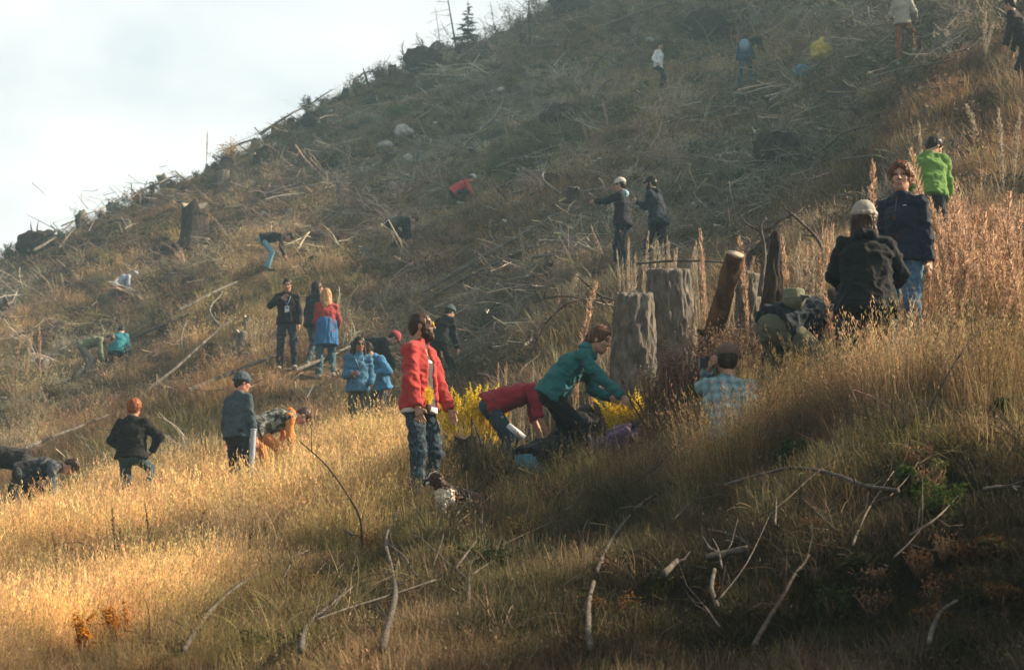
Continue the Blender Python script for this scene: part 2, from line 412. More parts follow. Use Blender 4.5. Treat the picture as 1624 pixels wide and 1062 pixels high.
def person(label, u, D, yaw, ht=1.75, hip=(0, 0, .93), lean=3, lean2=None, side=0, twist=0, hands=(None, None), feet=None, head=(0, 5),
           top=(.1, .1, .1), bottom=(.03, .035, .05), shoe=(.05, .05, .05), hair=('short', (.05, .03, .02)), hat=None, skin=SKIN, bulk=1.0, topkind='plain', botkind='plain',
           topc2=None, open_front=None, sleeves=1.0, hood=None, beard=None, glasses=None, group=None, elbow=None, crop=0, name='person', knees=None, roll=0, vest=None, skirt=None, botc2=None, loose=1.0, topname='jacket', sheen=.04):
    s = ht / 1.76
    base = G(u, D)
    root = empty(name, base, -radians(yaw)); tag(root, label, 'person', group)
    root['category'] = 'person'
    RW = rotz(-radians(yaw))
    def gz(p):
        w = base + RW @ A(p[0], p[1], 0); return H(w[0], w[1]) - base[2]
    h = .0095 if D < 24.5 else (.0145 if D < 48 else .021)
    if feet is None: feet = ((-.11, -.02), (.11, .03))
    lean2 = lean + 6 if lean2 is None else lean2
    Rt = roty(radians(side))
    def spine(Ldeg): return Rt @ A(0, sin(radians(Ldeg)), cos(radians(Ldeg)))
    up1, up2 = spine(lean), spine(lean2)
    pel = A(*hip) * s + A(0, 0, gz(hip))
    lat0 = A(1, 0, 0); lat = rotz(-radians(twist)) @ A(1, 0, 0)
    lat = unit(lat - (lat @ up2) * up2)
    waist = pel + up1 * .17 * s; chest = waist + unit(up1 + up2) * .16 * s; nb = chest + up2 * .19 * s
    fw2 = np.cross(up2, lat)
    sh = [nb + lat * (sg * .165 * s * (1 + .35 * (bulk - 1))) - up2 * .062 * s for sg in (-1, 1)]
    hj = [pel + lat0 * (sg * .086 * s) - A(0, 0, .03) for sg in (-1, 1)]
    Rh = rotz(-radians(head[0])) @ rotx(-radians(head[1])) @ roty(radians(roll))
    hu, hf = Rh @ A(0, 0, 1), Rh @ A(0, 1, 0)
    hc = nb + unit(up2 + hu) * .10 * s + hu * .075 * s + hf * .025 * s
    # limbs
    arms, legs = [], []
    for i, sg in enumerate((-1, 1)):
        t = hands[i]
        if t is None: t = sh[i] + A(sg * .09, .06, -.52) * s
        else: t = A(*t) * s + A(0, 0, gz(t) if False else 0)
        pole = elbow[i] if elbow else (sg * .35, -1, -.25)
        e, w = ik(sh[i], t, .285 * s, .255 * s, pole); arms.append((sh[i], e, w))
        f = feet[i]; fz = f[2] if len(f) > 2 else 0
        ft = A(f[0] * s, f[1] * s, .085 + fz * s + gz((f[0] * s, f[1] * s)))
        kp = knees[i] if knees else (sg * .15, 1, 0)
        k, an = ik(hj[i], ft, .43 * s, .41 * s, kp); legs.append((hj[i], k, an))
    hs_ = s * 1.02
    def Hp(x, y, z): return hc + Rh @ (A(x, y, z) * hs_)
    # --- body
    B = SDF(); fing = MB()
    B.ell(Hp(0, -.012, .035), A(.076, .097, .088) * hs_, Rh, .02)
    B.ell(Hp(0, .028, -.042), A(.058, .064, .074) * hs_, Rh, .02)
    B.cone(Hp(0, .055, -.098), Hp(0, .062, -.092), .024 * hs_, .024 * hs_, .02)
    B.cone(Hp(-.045, .0, -.065), Hp(-.02, .05, -.095), .024, .02, .02); B.cone(Hp(.045, .0, -.065), Hp(.02, .05, -.095), .024, .02, .02)
    B.cone(Hp(0, .092, .018), Hp(0, .113, -.022), .008, .0135, .009)
    B.cone(Hp(-.015, .094, -.026), Hp(.015, .094, -.026), .010, .010, .006)
    B.cone(Hp(-.04, .078, .034), Hp(.04, .078, .034), .013, .013, .012)
    B.cone(Hp(-.02, .088, -.062), Hp(.02, .088, -.062), .0085, .0085, .006); B.cone(Hp(-.016, .085, -.075), Hp(.016, .085, -.075), .0095, .0095, .006)
    B.cone(Hp(-.044, .062, -.02), Hp(-.04, .062, -.03), .022, .02, .02); B.cone(Hp(.044, .062, -.02), Hp(.04, .062, -.03), .022, .02, .02)
    for sg in (-1, 1):
        B.ell(Hp(sg * .077, -.005, -.008), A(.011, .019, .032) * hs_, Rh, .006)
        B.ell(Hp(sg * .031, .098, .012), A(.015, .013, .010) * hs_, Rh, .008, 's')
    B.cone(nb - up2 * .03, Hp(0, -.022, -.035), .060 * s, .053 * s, .03)
    B.flat(pel, waist, lat0, .150 * s * bulk, .100 * s * bulk, .130 * s * bulk, .09 * s * bulk, .04)
    B.flat(waist, chest, unit(lat0 + lat), .130 * s * bulk, .09 * s * bulk, .150 * s * bulk, .10 * s * bulk, .04)
    B.flat(chest, nb - up2 * .06 * s, lat, .155 * s * bulk, .10 * s * bulk, .12 * s, .07 * s, .04)
    B.cone(sh[0], sh[1], .048 * s, .048 * s, .03)
    for i, sg in enumerate((-1, 1)):
        a, e, w = arms[i]; B.cone(a, e, .047 * s, .038 * s, .02); B.cone(e, w, .038 * s, .027 * s, .015)
        k_, kn, an = legs[i]; B.cone(k_, kn, .08 * s, .052 * s, .03); B.cone(kn, an, .052 * s, .036 * s, .02)
        fd = unit(A((an - kn)[0] * .0 + sg * .12, 1, 0)); B.cone(an - A(0, 0, .03), an + fd * .13 * s - A(0, 0, .05), .035, .028, .02)
        # hand: palm in the implicit body, five fingers and knuckles added to the same mesh
        d = unit(w - e); pn = unit(np.cross(d, A(0, 0, 1) if abs(d[2]) < .8 else A(0, 1, 0)) * 1.0)
        pn = lat * -sg if abs(d @ lat) < .7 else fw2; pn = unit(pn - (pn @ d) * d); sd = np.cross(d, pn)
        if sd @ fw2 < 0: sd = -sd
        B.flat(w, w + d * .075 * s, sd, .026 * s, .017 * s, .041 * s, .017 * s, .012)
        for j in range(4):
            off = (-.030 + .020 * j) * s; Lf = (.058, .070, .076, .068)[j] * s
            p0 = w + d * .088 * s + sd * off; p1 = p0 + (d * .95 + pn * .30) * Lf * .5; p2 = p1 + (d * .75 + pn * .66) * Lf * .33; p3 = p2 + (d * .45 + pn * .89) * Lf * .22
            fing.tube([p0 - d * .02, p1, p2, p3], [.0098 * s, .0092 * s, .0082 * s, .0055 * s], 6)
        p0 = w + d * .03 * s + sd * .03 * s; p1 = p0 + (d * .6 + sd * .65 + pn * .25) * .045 * s; p2 = p1 + unit(d * .9 + sd * .15 + pn * .35) * .032 * s
        fing.tube([p0 - sd * .012, p1, p2], [.014 * s, .0115 * s, .007 * s], 6)
    def paint(V, c):
        q = ((V - hc) @ Rh) / hs_
        for sg in (-1, 1):
            m = (np.abs(q[:, 0] - sg * .031) < .015) & (np.abs(q[:, 2] - .012) < .0085) & (q[:, 1] > .06); c[m] = (.05, .035, .025, .9)
            m = (np.abs(q[:, 0] - sg * .033) < .021) & (np.abs(q[:, 2] - .036) < .0065) & (q[:, 1] > .06); c[m] = (*[x * .8 for x in hair[1]], .85)
        m = (np.abs(q[:, 0]) < .024) & (np.abs(q[:, 2] + .068) < .011) & (q[:, 1] > .075); c[m] = (.36, .12, .10, .8)
        if beard:
            m = (q[:, 2] < -.035) & (q[:, 1] > .01) & (q[:, 2] > -.14) & (np.abs(q[:, 0]) < .09); m &= ~((np.abs(q[:, 0]) < .02) & (np.abs(q[:, 2] + .068) < .009)); c[m] = (*beard, .9)
    sdf_obj('body', B, h, skin_mat(skin), root, extra=fing, paint=paint)
    # --- trousers
    T = SDF(); lo = loose
    T.flat(pel - up1 * .01, pel + up1 * .055 * s, lat0, .164 * s * bulk, .116 * s * bulk, .154 * s * bulk, .106 * s * bulk, .03)
    for i, sg in enumerate((-1, 1)):
        a, kn, an = legs[i]; back = -unit(np.cross(up1, lat0))
        T.ell(a + A(0, 0, .02), A(.078, .098, .10) * s * bulk, None, .04)
        T.ell(a + back * .035 * s + up1 * .02, A(.086, .088, .095) * s * bulk, None, .04)
        T.cone(a, kn, .086 * s * lo * (bulk ** .5), .064 * s * lo, .03); T.cone(kn, an + (an - kn) * .03, .064 * s * lo, .050 * s * lo, .02, cut=True)
    sdf_obj('trousers', T, h, cloth(bottom, kind=botkind, c2=botc2), root, fold=.010 if h < .02 else .007, ffreq=8, seed=u * .37, stretch=(1, 1, 1.4), clampr=lambda V, r: np.minimum(r, -.4 + 9 * np.clip(-(V - pel) @ up1 - .02, 0, .3)))
    for i in (0, 1):
        a, kn, an = legs[i]; S_ = SDF(); fd = unit(A((-1, 1)[i] * .12, 1, 0)); g = an - A(0, 0, .085)
        S_.flat(g - fd * .045 + A(0, 0, .035), g + fd * .16 * s + A(0, 0, .028), np.cross(fd, A(0, 0, 1)), .042, .036, .046, .028, .02); S_.cone(g + A(0, 0, .03), an + A(0, 0, .01), .044, .046, .02)
        S_.plane(g + A(0, 0, .0), (0, 0, -1))
        sdf_obj('shoe', S_, max(h, .012), cloth(shoe, rough=.6), root)
    # --- upper garment
    def upper(pad, slv, hemz, sleeve=True, neck=True):
        J = SDF(); b_ = bulk
        J.flat(pel + up1 * hemz * s, waist, lat0, (.190 + pad - .12 * min(0, hemz + .055)) * s * b_, (.150 + pad - .25 * min(0, hemz + .055)) * s * b_, (.152 + pad) * s * b_, (.116 + pad) * s * b_, .04, cut0=True)
        J.flat(waist, chest, unit(lat0 + lat), (.150 + pad) * s * b_, (.112 + pad) * s * b_, (.162 + pad) * s * b_, (.112 + pad) * s * b_, .04)
        J.flat(chest, nb - up2 * .07 * s, lat, (.162 + pad) * s * b_, (.114 + pad) * s * b_, (.120 + pad) * s * b_, (.080 + pad) * s, .04)
        for i in (0, 1): J.cone(nb + up2 * .005 * s, sh[i], (.052 + pad) * s, (.050 + pad) * s, .04)
        J.cone(sh[0], sh[1], (.050 + pad) * s, (.050 + pad) * s, .04)
        if neck: J.cone(nb - up2 * .02, nb + up2 * .045 * s, .073 * s + pad, .066 * s + pad, .02, cut=True)
        if sleeve:
            for i in (0, 1):
                a, e, w = arms[i]; J.cone(a, e, (.054 + pad) * s * b_ ** .6, (.048 + pad) * s * b_ ** .6, .03)
                if slv > .3: J.cone(e, e + (w - e) * slv, (.050 + pad) * s * b_ ** .6, (.036 + pad) * s, .02, cut=True)
        return J
    hemz = -.055 if crop == 0 else crop
    if open_front:
        U = upper(-.008, 0, -.045, False); U.cone(nb, nb + up2 * .05 * s, .06, .055, .02)
        def tp(V, c): pass
        sdf_obj('tee_shirt', U, h, cloth(open_front[0]), root, fold=.004, ffreq=9)
        if len(open_front) > 1:
            Z = upper(-.002, 0, -.10, False, False); cc = chest + up2 * .04 * s; Z.plane(cc + up2 * .022, up2); Z.plane(cc - up2 * .012, -up2)
            sdf_obj('chest_stripe', Z, h, cloth(open_front[1]), root)
    J = upper(.008 if topname == 'jacket' else .0, .97 * sleeves, hemz)
    if open_front:
        fw = np.cross(up2, lat) ; w_ = .072
        J.flat(pel - up1 * .16 + fw * .17, nb + fw * .19 + up2 * .1, lat, w_, .15, w_ * .8, .15, .01, 's')
    if hood: 
        back = np.cross(lat, up2) * 1.0; fwv = np.cross(up2, lat)
        J.cone(nb - fwv * .075 * s + lat * .05, nb - fwv * .075 * s - lat * .05, .048 * s, .048 * s, .03)
        J.cone(nb + lat * .075 * s + fwv * .0, nb - fwv * .07 + lat * .05, .032 * s, .04 * s, .03); J.cone(nb - lat * .075 * s, nb - fwv * .07 - lat * .05, .032 * s, .04 * s, .03)
    sdf_obj(topname, J, h, cloth(top, kind=topkind, c2=topc2, sheen=sheen), root, fold=.013 if h < .02 else .008, ffreq=6.5, seed=u * .11 + 3, stretch=(1, 1, 1.3), clampr=lambda V, r: np.maximum(r, -.15))
    if D < 24.5 and sleeves > .5:
        dk = tuple(x * .78 for x in top)
        for i in (0, 1):
            a, e, w = arms[i]; Cf = SDF(); Cf.cone(e + (w - e) * .86 * sleeves, e + (w - e) * .985 * sleeves, (.041 + .008) * s, (.036 + .012) * s, .01, cut=True, cut0=True); sdf_obj('cuff', Cf, h * .8, cloth(dk, kind=topkind, c2=topc2), root, fold=.003, ffreq=30)
        f_ = np.cross(up2, lat)
        if topkind == 'plain' and not open_front:
            Zp = MB(); Zp.tube([nb + f_ * .085 * s, chest + f_ * .135 * s * bulk, waist + f_ * .130 * s * bulk, pel + up1 * .02 + f_ * .150 * s * bulk], .004, 5); Zp.build('zip', cloth(tuple(x * .5 for x in top)), root)
    if vest:
        Vs = upper(.018, 0, hemz, False, False); sdf_obj('vest', Vs, h, cloth(vest[0], kind=vest[1]), root, fold=.006, ffreq=9)
    if skirt:
        K = SDF(); K.flat(pel - A(0, 0, .30) * s, pel + up1 * .13 * s, lat0, .230 * s, .20 * s, .185 * s, .150 * s, .03, cut0=True); K.cone(pel + up1 * .09 + A(-.1, .1, 0), pel + up1 * .09 + A(.1, .1, 0), .03, .03, .02)
        sdf_obj('tied_jacket', K, h, cloth(skirt), root, fold=.014, ffreq=9, stretch=(1, 1, .3))
    # --- hair, hats
    hst, hcol = hair
    if hst != 'none':
        X = SDF(); th = {'short': .005, 'curly': .022, 'long': .014, 'bun': .012, 'tail': .012, 'buzz': .006}[hst]
        X.ell(Hp(0, -.018, .038), A(.078 + th, .096 + th, .088 + th) * hs_, Rh, .02)
        X.ell(Hp(0, -.065, -.02), A(.066, .045, .06) * hs_, Rh, .03)
        if hst in ('long',):
            if head[1] < 35:
                X.flat(Hp(0, -.07, .0), Hp(0, -.085, -.24), Rh @ A(1, 0, 0), .085 * hs_, .05, .10 * hs_, .035, .03)
                for sg in (-1, 1): X.cone(Hp(sg * .078, -.01, 0), Hp(sg * .095, .02, -.22), .032, .026, .03)
            else:
                for sx in (-.07, -.035, 0, .035, .07): X.cone(Hp(sx, -.03, .07), Hp(sx, .02, .10) - A(0, 0, .27), .042, .016, .03)
        if hst == 'bun': X.ell(Hp(0, -.125, .045), A(.045, .045, .045), Rh, .02)
        if hst == 'tail': X.ell(Hp(0, -.12, .0), A(.03, .03, .03), Rh, .02); X.cone(Hp(0, -.125, .0), Hp(0, -.15, -.10) + A(0, 0, -.02), .028, .03, .02); X.cone(Hp(0, -.15, -.10), Hp(.0, -.15, -.10) + A(0, .02, -.14), .03, .012, .02)
        X.ell(Hp(0, .108, -.022), A(.068, .080, .100) * hs_, Rh, .012, 's')
        if hst in ('short', 'buzz', 'curly'):
            if hst == 'curly': X.ell(Hp(0, .11, .0), A(.068, .07, .085) * hs_, Rh, .01, 's')
            for sg in (-1, 1): X.ell(Hp(sg * .085, .01, -.045), A(.03, .05, .05) * hs_, Rh, .01, 's')
        sdf_obj('hair', X, h, hair_mat(hcol), root, fold=.010 if hst == 'curly' else .004, ffreq=34 if hst == 'curly' else 26, stretch=(1, 1, .5 if hst != 'curly' else 1))
        if D < 24.5: strands(root.children[-1], (.018, .04), 900 if hst != 'curly' else 1300, hcol, hu if head[1] < 35 else A(0, 0, 1), .8 if hst == 'curly' else .28)
    if beard:
        X = SDF(); X.ell(Hp(0, .026, -.062), A(.066, .074, .075) * hs_, Rh, .02); X.ell(Hp(0, .07, -.105), A(.036, .034, .036), Rh, .02)
        X.plane(Hp(0, 0, -.030), Rh @ unit(A(0, -.30, 1))); X.ell(Hp(0, .108, -.062), A(.022, .025, .011), Rh, .006, 's')
        for sg in (-1, 1): X.ell(Hp(sg * .068, .028, -.022), A(.014, .024, .045), Rh, .015)
        sdf_obj('beard', X, h * .8, hair_mat(beard), root, fold=.004, ffreq=30)
        if D < 24.5: strands(root.children[-1], (.012, .024), 500, beard, hu, .5)
    if hat:
        st, hcx = hat[0], hat[1]; X = SDF()
        if st == 'beanie':
            X.ell(Hp(0, -.018, .055), A(.096, .116, .108) * hs_, Rh, .02); X.plane(Hp(0, 0, .02), Rh @ unit(A(0, -.22, -1)))
            for q in range(12):
                a0, a1 = 2 * pi * q / 12, 2 * pi * (q + 1) / 12
                X.cone(Hp(.092 * sin(a0), -.018 + .112 * cos(a0), .045 + .02 * cos(a0)), Hp(.092 * sin(a1), -.018 + .112 * cos(a1), .045 + .02 * cos(a1)), .017, .017, .012)
            sdf_obj('beanie', X, h, cloth(hcx, kind='knit'), root, fold=.004, ffreq=20, stretch=(1, 1, .2))
        else:
            X.ell(Hp(0, -.015, .05), A(.088, .108, .098) * hs_, Rh, .02); X.plane(Hp(0, 0, .03), Rh @ A(0, -.1, -1))
            bf = -1 if st == 'capback' else 1
            X.flat(Hp(0, bf * .085, .042), Hp(0, bf * .150, .03), Rh @ A(1, 0, 0), .07, .012, .055, .008, .01)
            sdf_obj('cap', X, h * .9, cloth(hcx, kind='twill'), root)
            if st == 'cap' or st == 'capback':
                X = MB(); X.tube([Hp(.0, 0, .143), Hp(0, 0, .15)], [.012, .006], 8); X.build('cap_button', cloth(hcx, kind='twill'), root)
    if glasses:
        X = MB()
        for sg in (-1, 1):
            c_ = Hp(sg * .033, .107, .010); ax_ = Rh @ unit(A(sg * .25, 1, 0)); 
            a_ = unit(np.cross(ax_, Rh @ A(0, 0, 1))); b__ = np.cross(a_, ax_)
            ring = [c_ + .025 * cos(t) * a_ + .020 * sin(t) * b__ for t in np.linspace(0, 2 * pi, 13)]
            X.tube(ring, .003, 5, False); X.tube([Hp(sg * .058, .10, .014), Hp(sg * .083, .0, .010)], .003, 5)
            Y = MB(); Y.tube([c_ - ax_ * .002, c_ + ax_ * .002], [.024, .023], 12); Y.build('lens', glasses, root)
        X.tube([Hp(-.01, .112, .014), Hp(.01, .112, .014)], .003, 5); X.build('glasses_frame', M['dark_plastic'], root)
    info = dict(root=root, arms=arms, legs=legs, hc=hc, Rh=Rh, nb=nb, chest=chest, pel=pel, fw=np.cross(up2, lat), up=up2, lat=lat, s=s, h=h, Hp=Hp, waist=waist, up1=up1)
    return info

def strands(ho, ln, n, col, upv, wild):
    me = ho.data; k = len(me.vertices); co = np.empty(k * 3); me.vertices.foreach_get('co', co); co = co.reshape(-1, 3); no = np.empty(k * 3); me.vertex_normals.foreach_get('vector', no); no = no.reshape(-1, 3)
    mb = MB()
    for i in rng.integers(0, k, n):
        p, q = co[i], no[i]; d = unit(-upv * .9 + q * .42 + rng.normal(0, wild, 3)); l = rng.uniform(*ln); s_ = unit(np.cross(d, q)) * .0016; m_ = p + d * l * .5 + q * .003; e = p + unit(d - .25 * q) * l
        mb.add([p - s_, p + s_, m_ + s_, e, m_ - s_], [(0, 1, 2, 4), (4, 2, 3)])
    o = mb.build('hair_strands', hair_mat(col), ho.parent, False); o['kind'] = 'stuff'
def badge(P, drop=.33, size=(.085, .12), hang=None):
    f, r = P['fw'], P['root']; top_ = P['nb'] + f * .07; c = P['nb'] - P['up'] * drop + f * .15 if hang is None else hang
    X = MB()
    for sg in (-1, 1): X.tube([P['nb'] + P['lat'] * sg * .07 + f * .02, P['nb'] + P['lat'] * sg * .06 + f * .12 - P['up'] * .08, c + P['up'] * .07], .007, 5)
    X.build('lanyard', cloth((.25, .45, .6)), r)
    R = np.stack([P['lat'], f, P['up']], 1); Y = MB(); Y.box(c, (size[0], .008, size[1]), R); b = Y.build('badge', M['paper'], r, False)
    Y = MB(); Y.box(c + f * .0055 + P['up'] * .025, (size[0] * .7, .002, size[1] * .3), R); Y.build('badge_print', cloth((.1, .35, .5)), b, False)

M = {}
M['dark_plastic'] = mottled('dark_plastic', (.012, .012, .012), (.02, .02, .02), 5, .35, 0)
M['paper'] = mottled('white_card', (.68, .70, .72), (.78, .80, .82), 9, .5, 0)
M['lens'] = mottled('amber_lens', (.55, .26, .02), (.75, .38, .03), 5, .12, 0)
M['bark'] = mottled('grey_bark', (.055, .045, .038), (.26, .24, .21), 9, .9, .9, .03, (1, 1, .22))
M['weathered'] = mottled('weathered_wood', (.07, .06, .05), (.15, .13, .11), 17, .9, 1, .03, (1, 1, .35), c2=(.25, .225, .19))
M['brown_wood'] = mottled('brown_wood', (.035, .018, .010), (.17, .085, .042), 12, .8, .6, .02, (1, 1, .2))
M['dark_bark'] = mottled('dark_bark', (.018, .014, .012), (.075, .055, .045), 12, .95, 1, .04, (1, 1, .3))
M['cut_wood'] = mottled('cut_wood', (.30, .25, .19), (.55, .48, .38), 18, .85, .5, .01)
M['rock'] = mottled('limestone', (.20, .20, .19), (.42, .42, .40), 7, .9, .8, .03, c2=(.58, .58, .56))
M['dead_twig'] = mottled('dead_twig', (.09, .07, .055), (.26, .22, .18), 14, .9, .3, .01)
M['pale_stick'] = mottled('pale_stick', (.05, .042, .035), (.11, .095, .08), 15, .9, .9, .015, (1, 1, 1), c2=(.20, .18, .16))
M['brown_stick'] = mottled('brown_stick', (.035, .026, .02), (.15, .11, .08), 24, .9, .6, .01)

# ------------------------------------------------------------------ ground sheet
PATCH = [  # patches of vegetation, near-bank shade put into the dark ones: (pixel column, row, half-width, half-height, tilt, kind, weight)
 (60, 900, 260, 90, -.30, 'gold', 1), (330, 820, 240, 80, -.35, 'gold', 1), (540, 740, 170, 70, -.10, 'gold', 1), (460, 830, 200, 80, -.3, 'gold', .9), (650, 790, 70, 60, 0, 'gold', .7), (820, 790, 120, 30, 0, 'tan', .6), (20, 1010, 120, 70, 0, 'gold', .8), (690, 740, 60, 60, 0, 'gold', .5),
 (220, 960, 160, 60, -.3, 'gold', .8), (1200, 700, 190, 60, -.2, 'tan', .35), (950, 840, 240, 60, -.1, 'olive', .9), (1050, 800, 200, 60, -.2, 'tan', .35),
 (1350, 640, 160, 45, -.2, 'olive', .5), (1550, 430, 110, 110, -.3, 'rust', 1), (1540, 330, 90, 60, 0, 'gold', .35), (1450, 740, 160, 60, -.2, 'olive', .9), (1600, 640, 60, 90, 0, 'olive', .8),
 (1250, 985, 430, 130, 0, 'dark', 1), (1530, 900, 190, 200, 0, 'dark', 1), (1000, 1000, 260, 60, 0, 'dark', .7), (700, 1000, 200, 70, 0, 'dark', .45), (480, 985, 160, 60, -.3, 'olive', .7),  # dark kinds here paint the bank's tree shade into the plant colour
 (690, 350, 120, 26, -.45, 'tan', .9), (600, 385, 70, 30, -.3, 'tan', .6), (120, 480, 170, 26, -.50, 'tan', .8), (330, 420, 120, 24, -.45, 'tan', .35), (340, 560, 120, 26, -.3, 'tan', .8), (130, 690, 170, 26, -.35, 'tan', .55),
 (390, 600, 60, 30, 0, 'tan', .8), (760, 420, 90, 26, -.4, 'rust', .5), (950, 300, 90, 30, -.3, 'rust', .5), (900, 60, 110, 34, -.45, 'rust', .8), (1000, 190, 120, 40, -.2, 'tan', .45), (1260, 80, 80, 30, -.3, 'tan', .6),
 (860, 240, 130, 30, -.5, 'green', .8), (430, 330, 60, 20, -.2, 'tan', .3), (770, 160, 120, 60, -.4, 'green', .35), (1250, 260, 120, 20, -.2, 'green', .6), (1400, 95, 90, 26, -.5, 'green', .5), (520, 620, 120, 40, 0, 'tan', .5),
 (250, 650, 170, 30, -.3, 'rust', .6), (300, 705, 140, 40, -.1, 'olive', .7), (470, 480, 150, 40, -.3, 'olive', .4), (370, 240, 46, 22, -.4, 'gold', .6), (150, 330, 160, 60, -.45, 'dark', .55), (560, 200, 180, 60, -.5, 'dark', .35),
 (1100, 60, 90, 40, -.3, 'dark', .5), (1150, 330, 120, 50, 0, 'dark', .5), (1250, 180, 110, 50, 0, 'dark', .4), (1500, 170, 120, 60, -.2, 'rust', .4), (850, 560, 150, 70, -.2, 'dark', .4), (1600, 240, 60, 60, 0, 'rust', .6), (30, 590, 100, 30, -.2, 'olive', .5),
 (1290, 410, 120, 60, 0, 'tan', .7), (870, 775, 130, 36, 0, 'olive', .8), (735, 800, 44, 30, 0, 'dark', .7), (1130, 470, 110, 70, 0, 'tan', .5), (560, 560, 160, 40, -.3, 'tan', .35), (450, 380, 100, 30, -.4, 'tan', .45), (1050, 130, 120, 40, -.3, 'tan', .5), (1130, 1000, 90, 50, 0, 'green', .6), (1330, 870, 120, 50, 0, 'green', .6), (1560, 930, 100, 60, 0, 'green', .6), (790, 960, 90, 40, 0, 'green', .5), (620, 870, 120, 40, 0, 'green', .35),
]
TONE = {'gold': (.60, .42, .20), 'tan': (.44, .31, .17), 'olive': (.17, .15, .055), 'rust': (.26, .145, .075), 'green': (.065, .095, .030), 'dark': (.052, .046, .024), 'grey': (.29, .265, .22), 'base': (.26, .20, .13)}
PK = ['gold', 'tan', 'olive', 'rust', 'green', 'dark']
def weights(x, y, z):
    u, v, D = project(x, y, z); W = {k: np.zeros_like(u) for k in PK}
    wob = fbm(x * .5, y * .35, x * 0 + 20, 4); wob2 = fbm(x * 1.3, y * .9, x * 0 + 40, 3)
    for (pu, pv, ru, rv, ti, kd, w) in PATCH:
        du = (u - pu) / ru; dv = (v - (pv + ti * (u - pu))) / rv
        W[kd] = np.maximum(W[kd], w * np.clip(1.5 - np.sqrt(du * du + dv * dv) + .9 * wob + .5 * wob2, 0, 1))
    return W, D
SPOTS = [(988, 44), (1044, 45.5), (1044, 80), (1182, 78), (1433, 53), (722, 70), (622, 65), (416, 63), (454, 46), (496, 47), (517, 45.6), (572, 43.2), (567, 38), (604, 39), (374, 33), (412, 34), (206, 33.2), (34, 33.6), (128, 58), (184, 58.5), (182, 72), (1021, 80), (1302, 77), (1271, 74)]
SPOT_UV = []
for _u, _D in SPOTS:
    _p = G(_u, _D); SPOT_UV.append((_u, project(*_p)[1], FPX / _D, _p))
def clear(u, v):       # is this spot on the slope free of people?
    return all(not (abs(u - a) < .75 * s_ and b - 1.3 * s_ < v < b + .9 * s_) for a, b, s_, _ in SPOT_UV)
def tone(x, y, z):
    W, D = weights(x, y, z)
    c = np.tile(np.array(TONE['base']), (len(x), 1))
    n1 = fbm(x * .35, y * .22, x * 0 + 60, 4)[:, None]; n2 = fbm(x * .9, y * .6, x * 0 + 80, 3)[:, None]
    c = c + np.clip(n1 * 1.6, 0, 1) * (np.array(TONE['grey']) - c) + np.clip(-n1 * 1.3, 0, 1) * (np.array(TONE['rust']) * .8 - c)
    c = c + np.clip(n2 * 1.2, 0, .8) * (np.array(TONE['olive']) - c)
    near = np.clip((26 - D) / 6, 0, 1)[:, None]; c = c + near * .5 * (np.array(TONE['tan']) - c)
    far = np.clip((D - 40) / 30, 0, 1)[:, None]; c = c * (1 + .60 * far)  # brighter light on the far slope put into its colour
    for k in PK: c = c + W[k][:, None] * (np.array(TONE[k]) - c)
    return c, W, D
xb = np.concatenate([np.linspace(-2.6, -.30, 40, endpoint=False), np.linspace(-.30, .30, 420), np.linspace(.30, 2.6, 41)[1:]])
yt = np.concatenate([np.linspace(-14, 8, 30, endpoint=False), np.exp(np.linspace(math.log(8), math.log(160), 430)), np.exp(np.linspace(math.log(165), math.log(1500), 30))])
gx, gy = np.meshgrid(xb, yt); X_ = gx * (np.maximum(gy, -8) + 12); X_ = np.where(gy > 0, gx * (gy + 12 * np.exp(-gy / 30)), X_); Y_ = gy
Z_ = hgt(X_.ravel(), Y_.ravel()).reshape(X_.shape)
nr, nc = X_.shape
V = np.stack([X_.ravel(), Y_.ravel(), Z_.ravel()], 1)
ii = (np.arange(nr - 1)[:, None] * nc + np.arange(nc - 1)[None]).ravel()
F = np.stack([ii, ii + 1, ii + nc + 1, ii + nc], 1)
me = bpy.data.meshes.new('hillside'); me.from_pydata(V.tolist(), [], F.tolist()); me.update()
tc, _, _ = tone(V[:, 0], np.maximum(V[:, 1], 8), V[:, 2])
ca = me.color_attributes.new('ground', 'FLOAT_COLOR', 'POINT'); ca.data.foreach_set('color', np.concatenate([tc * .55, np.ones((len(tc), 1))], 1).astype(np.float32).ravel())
m, nt, b = nodes_of('hill_ground')
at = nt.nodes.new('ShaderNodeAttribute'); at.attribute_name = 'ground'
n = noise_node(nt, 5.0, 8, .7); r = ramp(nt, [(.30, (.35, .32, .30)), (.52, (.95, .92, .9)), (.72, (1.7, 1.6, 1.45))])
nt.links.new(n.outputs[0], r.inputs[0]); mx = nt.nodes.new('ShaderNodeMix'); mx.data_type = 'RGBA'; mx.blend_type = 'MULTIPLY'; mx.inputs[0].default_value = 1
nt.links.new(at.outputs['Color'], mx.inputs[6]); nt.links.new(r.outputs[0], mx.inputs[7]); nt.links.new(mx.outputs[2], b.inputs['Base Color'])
b.inputs['Roughness'].default_value = .95; b.inputs['Specular IOR Level'].default_value = .05
n2 = noise_node(nt, 9, 6, .7); bump(nt, b, n2.outputs[0], .9, .08)
hill = link('hillside', me, m); tag(hill, kind='structure')

